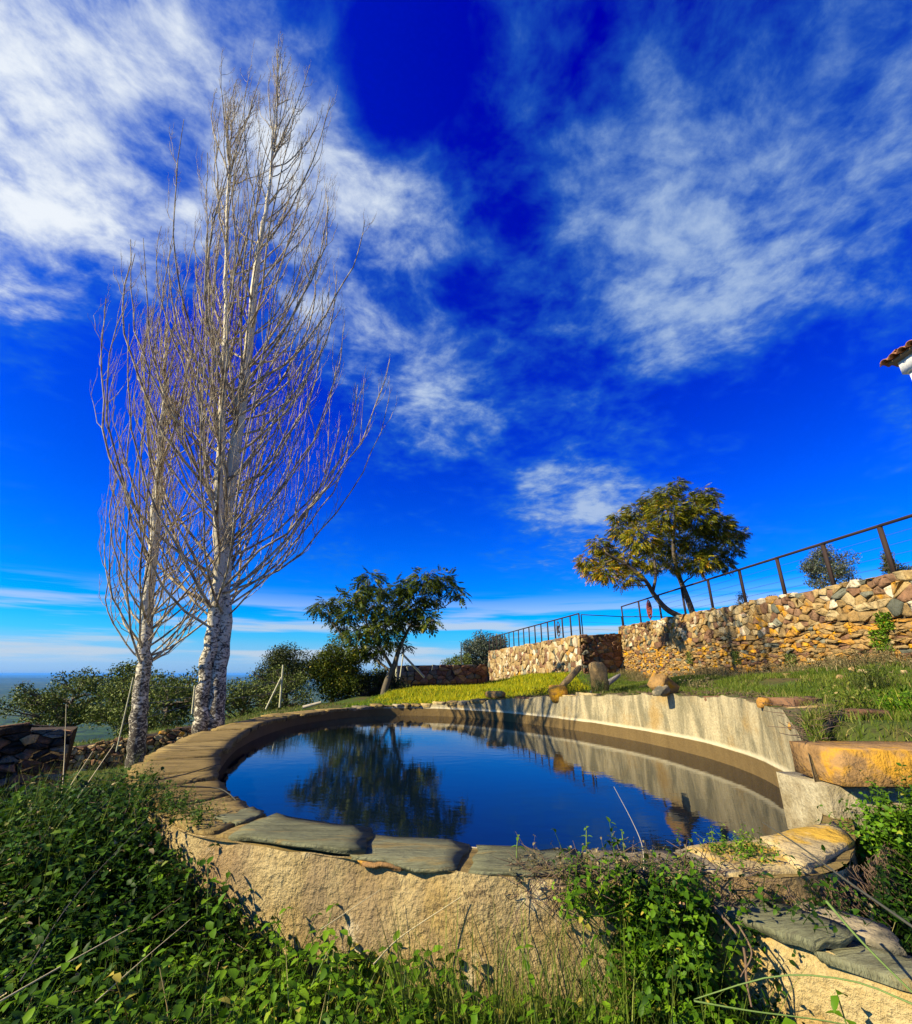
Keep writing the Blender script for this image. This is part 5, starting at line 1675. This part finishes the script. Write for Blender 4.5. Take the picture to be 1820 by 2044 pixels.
def sample(poly, n, keep=None, lift=0.0, lift_fn=None):
    poly = np.array(poly)
    lo, hi_ = poly.min(0), poly.max(0)
    x_ = rng.uniform(lo[0], hi_[0], n * 6)
    y_ = rng.uniform(lo[1], hi_[1], n * 6)
    k_ = inside(poly, x_, y_) & ~inside(OUTPT, x_, y_)
    if keep is not None:
        k_ &= keep(x_, y_)
    x_, y_ = x_[k_][:n], y_[k_][:n]
    P = on_ground(x_, y_)
    P[:, 2] += lift + (lift_fn(x_, y_) if lift_fn else 0)
    return P
def stacked(P, lay, dz_):
    return np.vstack([P + np.array([0, 0, dz_ * k]) for k in range(lay)])
LB_ = [(-3.1, 4.45), (-2.75, 4.4), (-2.1, 3.6), (-1.4, 2.95), (-0.9, 2.66), (-1.0, 1.5), (-3.2, 1.5), (-3.7, 3.2)]
def bank_lift(x, y):
    return 0.05 + 0.06 * patch(x, y, 1.6) - 0.12 * np.clip((y - 3.5) / .6, 0, 1)
P = sample(LB_, 5200, lift_fn=bank_lift)
undergrowth('undergrowth', 'dense low leaves covering the left bank beside the basin', P, 'leaf_cover', (.7, 1.35), .45, rv=lambda P: np.clip(0.40 + 0.18 * patch(P[:, 0], P[:, 1], 2.2) + rng.normal(0, .18, len(P)), 0, 1))
P = sample([(-1.5, 2.8), (-.4, 2.55), (.2, 2.4), (1.0, 2.38), (1.06, 2.2), (1.35, 1.8), (1.6, 1.5), (1.4, 1.2), (-1.5, 1.2)], 2500, lift=0.02)
undergrowth('undergrowth', 'bright green leaves along the foot of the front basin wall', P, 'leaf_bright', (.8, 1.5), .4, rv=lambda P: np.clip(0.45 + rng.normal(0, .25, len(P)), 0, 1))
SPR_SMALL = SPR
SPR = [sprig(random.randint(2, 4), random.uniform(.16, .30), 950 + k, .5, .085, .75) for k in range(6)]
P = sample([(-1.5, 2.7), (.2, 2.36), (1.0, 2.34), (1.06, 2.1), (1.4, 1.6), (-1.5, 1.5)], 330)
undergrowth('broad_leaves', 'broader leaves mixed among the weeds below the front wall', P, 'leaf_bright', (.7, 1.2), .5)
P = sample(LB_, 420, lift_fn=bank_lift)
undergrowth('broad_leaves', 'broader dark leaves scattered over the left bank', P, 'leaf_cover', (.6, 1.1), .6)
SPR = SPR_SMALL
turf('front_grass', 'fine green grass blades rising between the front weeds', [(-1.4, 2.7), (.2, 2.36), (1.0, 2.34), (1.3, 1.9), (1.3, 1.6), (-1.4, 1.6)], 2600, (.18, .42), .005, 'rush_blade')
turf('bank_blades', 'fine grass blades rising through the leaves on the left bank', LB_, 2400, (.12, .34), .005, 'rush_blade', keep=lambda x, y: y < 3.6, rv=lambda x, y: .4 + 0 * x)
lv, lf = ovate(1, .6, .2, .3)
P = sample(LB_, 900, lift=.10)
P[:, 2] += rng.uniform(0, .12, len(P))
V, F, r = scatter(lv, lf, P, rand_rot(len(P), .7), rng.uniform(.02, .045, len(P)))
tag(mesh_np('leaf_litter', [(V, F, r)], 'straw'), 'dry pale leaves caught among the green on the left bank', 'leaves', kind='stuff')
# leaves trailing over the front rim into the gap beside the channel wall
n = 950
xx = rng.uniform(0.42, 1.0, n)
zz = 0.24 - 0.75 * rng.random(n) ** 1.1
P = np.column_stack([xx + 0.10 * (0.2 - zz) * (xx - .7), 2.33 - 0.16 * rng.random(n) - 0.22 * (0.2 - zz), zz - 0.10])
P = P[(P[:, 0] > 0.62 - 0.25 * (0.0 - zz)) | (zz > 0.17)]
undergrowth('hanging_vine', 'curtain of leaves hanging over the front rim beside the channel', P, 'leaf_bright', (.5, 1.0), .8, rv=lambda P: np.clip(0.30 + rng.normal(0, .26, len(P)), 0, 1))
# bush on the right below the end wall
n = 900
d = rng.normal(size=(n, 3)); d /= np.linalg.norm(d, axis=1, keepdims=True)
P = np.array([2.50, 2.82, 0.02]) + d * np.array([0.40, 0.24, 0.34]) * rng.uniform(.4, 1, (n, 1)) ** .6
P2 = np.array([2.62, 2.52, -0.14]) + d * np.array([0.5, 0.25, 0.30]) * rng.uniform(.4, 1, (n, 1)) ** .6
undergrowth('leafy_shrub', 'rounded leafy shrub growing below the sandstone block', np.vstack([P, P2]), 'leaf_bright', (.5, 1.0), .8, rv=lambda P: np.clip(0.38 + rng.normal(0, .22, len(P)), 0, 1))
P = sample([(1.75, 2.35), (2.4, 2.55), (4.2, 3.1), (4.2, 1.6), (2.2, 1.6), (1.6, 2.0)], 2200, lift=0.0, lift_fn=lambda x, y: .10 + .22 * rng.random(len(x)) * np.clip((x - 1.75) * 2, 0, 1))
undergrowth('undergrowth', 'shaded leaves filling the channel on the right', P, 'leaf_cover', (.7, 1.3), .5)
n = 900  # dark leaves added to stand for the shade under the slab
xx = rng.uniform(1.15, 2.35, n)
yo = np.interp(xx, [1.0, 1.62, 2.0, 2.4], [2.34, 2.40, 2.62, 2.95])
P = np.column_stack([xx, yo - .03 - .16 * rng.random(n), rng.uniform(-.42, .04, n)])
undergrowth('hanging_vine', 'dark leaves and roots darkening the gap below the yellow rim slab in place of its shade', P, 'leaf_cover', (.5, 1.0), .8, rv=lambda P: np.clip(0.25 + rng.normal(0, .2, len(P)), 0, 1))
n = 260
xx = rng.uniform(1.25, 2.25, n)
yo = np.interp(xx, [1.0, 1.62, 2.0, 2.4], [2.34, 2.40, 2.62, 2.95]) - .02
b0 = np.column_stack([xx, yo, rng.uniform(.12, .19, n)])
e0 = b0 + np.column_stack([rng.normal(0, .09, n), -np.abs(rng.normal(.04, .05, n)), -rng.uniform(.05, .22, n)])
V, F = tubes(np.stack([b0, (b0 + e0) / 2 + rng.normal(0, .015, (n, 3)), e0], 1), np.tile(np.array([.0018, .0014, .0008]), (n, 1)), 3)
tag(mesh_np('hanging_roots', [(V, F)], 'stem_brown'), 'fringe of dry roots hanging below the yellow rim slab', 'roots', kind='stuff')
# sprouts on the yellow rim slab
P = np.column_stack([rng.normal(1.34, .09, 90), rng.normal(2.56, .06, 90), np.full(90, .19)])
undergrowth('rim_sprouts', 'small green sprouts growing on the yellow rim slab', P, 'leaf_bright', (.25, .5), .5)
P = np.column_stack([rng.uniform(.25, 1.1, 130), rng.normal(2.40, .05, 130), np.full(130, .17)])
undergrowth('rim_weeds', 'brown and green weeds along the front rim', P, 'dry_scrub', (.25, .6), .6)
# creeping stems over the near-left rim
P = np.column_stack([rng.uniform(-2.5, -1.35, 260), np.zeros(260), np.full(260, .20)])
P[:, 1] = np.interp(P[:, 0], [-2.6, -2.1, -1.45], [4.15, 3.5, 2.9]) + np.abs(rng.normal(0, .14, 260))
undergrowth('creeping_leaves', 'creeping leaves spilling over the near left rim', P, 'leaf_cover', (.25, .55), .7)

# single leafy shoots in front of the plaster
def shoot(label, x, y, z0, h_, nl, ls, seed, mat='leaf_bright', lean=0.1):
    root = thing('shoot', label, 'plant', (x, y, z0), 'leafy shoots before the plaster wall')
    rs = np.random.default_rng(seed)
    az = rs.uniform(0, 6.28)
    pts = [(x + lean * h_ * q ** 2 * math.cos(az), y + 0.3 * lean * h_ * q ** 2 * math.sin(az), z0 + h_ * q) for q in (0, .3, .6, .85, 1)]
    V, F = tube1(smooth_path(pts, 10), .004, .002, 5)
    stm = mesh_np('stem', [(V, F)], 'stem_green', root)
    lv, lf = ovate(1, .5, .1, .3)
    for i in range(nl):
        q = 0.25 + 0.75 * (i + 1) / nl
        p = np.array([np.interp(q, (0, .3, .6, .85, 1), [c[k] for c in pts]) for k in range(3)])
        for s_ in (0, math.pi):
            a = az + i * 1.57 + s_
            pit = rs.normal(0.1, .25)
            d = np.array([math.cos(a) * math.cos(pit), math.sin(a) * math.cos(pit), math.sin(pit)])
            yv = np.cross((0, 0, 1), d); yv /= np.linalg.norm(yv)
            M = np.stack([d, yv, np.cross(d, yv)], -1)
            sz = ls * (1 - .4 * q) * rs.uniform(.8, 1.2)
            mesh_np('leaf', [(lv @ M.T * sz + p, lf, rs.uniform(.3, .8))], mat, stm)
    return root
shoot('tall leafy shoot at the left corner of the plaster wall', -1.13, 2.62, -0.42, .56, 6, .075, 1)
shoot('leaning shoot at the plaster wall near its left corner', -1.30, 2.66, -0.36, .44, 5, .065, 2, lean=.3)
shoot('short shoot in front of the plaster below the long slate slab', -.55, 2.36, -0.42, .34, 4, .07, 3)
shoot('thin shoot left of the plaster wall middle', -.62, 2.30, -0.42, .42, 4, .06, 4, lean=.35)
shoot('leafy shoot before the middle of the plaster wall', -.20, 2.16, -0.44, .42, 5, .075, 5)
shoot('twin-leaved shoot before the plaster beside the rushes', .30, 2.14, -0.44, .48, 5, .075, 6)
shoot('shoot rising from the rushes by the hanging vines', .52, 2.16, -0.44, .44, 5, .075, 7)
shoot('broad-leaved shoot against the yellow channel wall', 1.28, 1.94, -0.46, .46, 6, .10, 8)
shoot('broad-leaved shoot at the right end of the channel wall', 1.52, 1.74, -0.46, .42, 6, .10, 9)
shoot('tiny sprout on the front rim at the water edge', .28, 2.52, .18, .10, 2, .05, 10)
shoot('small upright sprout on the front rim right of the first', .60, 2.50, .18, .14, 3, .045, 11)
shoot('third little sprout on the front rim', .78, 2.52, .18, .12, 3, .04, 12)

# rush clumps
def rushes(label, c, rx, ry, n, h_, wd=.0045, mat='rush_blade', spread=.35, name='rush_clump'):
    x_ = c[0] + np.clip(rng.normal(0, rx / 2, n), -rx * .7, rx * .7)
    y_ = c[1] + np.clip(rng.normal(0, ry / 2, n), -ry * .7, ry * .7)
    P = on_ground(x_, y_)
    P[:, 2] = np.minimum(P[:, 2], c[2] if len(c) > 2 else 9)
    ln_ = np.column_stack([x_ - c[0], (y_ - c[1])]) * .5 + rng.normal(0, spread * .6, (n, 2))
    H = rng.uniform(.5, 1.1, n) * h_
    V, F, m_ = blades(P, H, ln_, np.full(n, wd) * rng.uniform(.7, 1.3, n), seg=5)
    return tag(mesh_np(name, [(V, F, np.repeat(np.clip(rng.beta(2, 2.2, n), 0, 1), m_))], mat), label, 'rushes', kind=None, group='rush clumps')
rushes('dense clump of tall green rushes before the plaster wall', (.25, 2.18), .60, .12, 620, .60, .006)
rushes('sparse green rushes right of the dense rush clump', (.74, 2.10), .3, .12, 150, .60, .006)
rushes('dark grass clump low on the left edge', (-2.35, 2.9), .7, .5, 260, .55, spread=.5)
rushes('grass clump in the shade before the ruined wall', (-3.3, 3.9), .8, .7, 420, .50, spread=.45)
rushes('grass tuft hanging by the right edge below the block', (3.25, 3.0, .05), .16, .12, 60, .45, .008, spread=.9)
rushes('thin grasses in the lower left corner', (-1.55, 1.9), .5, .3, 120, .40, spread=.6)

# dead twigs tangled along the front rim and over the vines
n = 420
b0 = np.column_stack([rng.uniform(.25, 1.25, n), rng.normal(2.36, .05, n), rng.uniform(.10, .22, n)])
dv = rng.normal(0, 1, (n, 3)) * np.array([.11, .05, .06])
mid_ = b0 + dv * .5 + rng.normal(0, .012, (n, 3))
V, F = tubes(np.stack([b0, mid_, b0 + dv], 1), np.tile(np.array([.0022, .0018, .001]), (n, 1)), 3)
tag(mesh_np('dead_twigs', [(V, F)], 'stem_brown'), 'tangle of brown dead twigs along the front rim', 'twigs', kind='stuff')
n = 500
b0 = on_ground(rng.uniform(-3.0, -0.9, n), rng.uniform(1.9, 4.0, n))
b0 = b0[~inside(OUTPT, b0[:, 0], b0[:, 1])]
n = len(b0)
b0[:, 2] += rng.uniform(.12, .26, n)
dv = rng.normal(0, 1, (n, 3)) * np.array([.12, .12, .07])
V, F = tubes(np.stack([b0, b0 + dv * .5 + rng.normal(0, .015, (n, 3)), b0 + dv], 1), np.tile(np.array([.0024, .002, .001]), (n, 1)), 3)
tag(mesh_np('dead_stems', [(V, F)], 'stem_brown'), 'brown dead stems among the leaves on the left bank', 'twigs', kind='stuff')

# long single stalks
def stalk(label, pts, r, mat, name='dry_stalk', cat='stalk'):
    V, F = tube1(smooth_path(pts, 14), r, r * .5, 5)
    return tag(mesh_np(name, [(V, F)], mat), label, cat)
stalk('bright dry straw leaning before the plaster wall', [px(745, 1925, 2.2), px(800, 1870, 2.3), px(920, 1790, 2.34)], .0032, 'straw')
stalk('thin pale straw crossing the left part of the plaster', [px(640, 1855, 2.3), px(700, 1815, 2.36), px(760, 1775, 2.42)], .0022, 'straw')
stalk('dark bent rush stem pointing out over the water', [px(1830, 1856, 1.9), px(1700, 1765, 2.1), px(1600, 1692, 2.3), px(1521, 1641, 2.45)], .005, 'stem_dark')
stalk('long green stem arching across the channel wall', [px(1835, 2010, 1.55), px(1700, 1958, 1.65), px(1550, 1948, 1.75), px(1400, 1990, 1.85), px(1385, 1998, 1.85)], .0028, 'stem_green')
stalk('straight green stem below the arching one', [px(1385, 1998, 1.85), px(1500, 2018, 1.8), px(1650, 2038, 1.75), px(1800, 2070, 1.7)], .0028, 'stem_green')
stalk('dark rush blade slanting across the slate caps', [px(1650, 1800, 1.95), px(1720, 1880, 1.8), px(1840, 2000, 1.6)], .005, 'stem_green')
stalk('pale dead twig standing at the front rim', [px(1285, 1740, 2.36), px(1282, 1690, 2.4), px(1262, 1640, 2.45), px(1225, 1570, 2.5)], .0022, 'wood_grey')
stalk('brown vine root running down the channel wall', [px(1425, 1810, 2.2), px(1480, 1880, 2.12), px(1490, 1960, 2.08), px(1500, 2010, 2.05)], .006, 'stem_brown')
stalk('forked brown vine stem on the yellow plaster', [px(1470, 1840, 2.15), px(1500, 1900, 2.08), px(1478, 1950, 2.06)], .004, 'stem_brown')
for k, (lb, a, c_, b_, r_) in enumerate((
        ('long pale straw rising before the ruined wall', (55, 1740, 3.1), (150, 1600, 3.4), (228, 1485, 3.7), .0045),
        ('upright pale straw at the corner of the ruined wall', (118, 1650, 3.6), (128, 1520, 3.8), (132, 1405, 3.9), .0042),
        ('slanting straw crossing the dark bank', (60, 1700, 3.2), (120, 1600, 3.4), (185, 1500, 3.7), .0035),
        ('pale straw lying over the low left leaves', (-20, 2010, 1.9), (120, 1930, 2.05), (255, 1855, 2.2), .0035),
        ('thin straw over the middle of the left leaves', (190, 2000, 2.0), (280, 1920, 2.15), (380, 1835, 2.3), .0022),
        ('short pale straw at the far left', (-10, 1790, 2.6), (50, 1730, 2.8), (100, 1650, 3.0), .003),
        ('dark twig slanting up through the left leaves', (40, 1960, 2.1), (150, 1790, 2.5), (290, 1640, 2.9), .003))):
    stalk(lb, [px(*a), px(*c_), px(*b_)], r_, 'stem_dark' if lb.startswith('dark') else 'straw')
# creeping bramble stems on the left rim
for lb, pts in (('dark bramble runner lying across the left rim', [px(300, 1560, 3.75), px(370, 1545, 4.1), px(420, 1530, 4.4), px(440, 1525, 4.55)]),
                ('dark bramble runner hanging near the left corner of the water', [px(360, 1570, 3.6), px(440, 1575, 3.75), px(480, 1610, 3.4), px(492, 1650, 3.05)])):
    stalk(lb, pts, .005, 'stem_dark', 'bramble_runner', 'bramble')

# ------------------------------------------------------------------ air
m = bpy.data.materials.new('haze')
m.use_nodes = True
hn = NT(m.node_tree)
for nd in list(m.node_tree.nodes):
    if nd.bl_idname == 'ShaderNodeBsdfPrincipled':
        m.node_tree.nodes.remove(nd)
pv = hn.n('ShaderNodeVolumePrincipled', {'Color': (0.11, 0.43, 1.0, 1), 'Density': 3.6e-5, 'Anisotropy': 0.0})
hn.link(pv.outputs[0], m.node_tree.nodes['Material Output'].inputs['Volume'])
MATS['haze'] = m
hz_o = mesh_np('haze', [box(-70000, 70000, -4000, 70000, -240, 26)], 'haze', rnd=False)
tag(hz_o, kind='stuff')
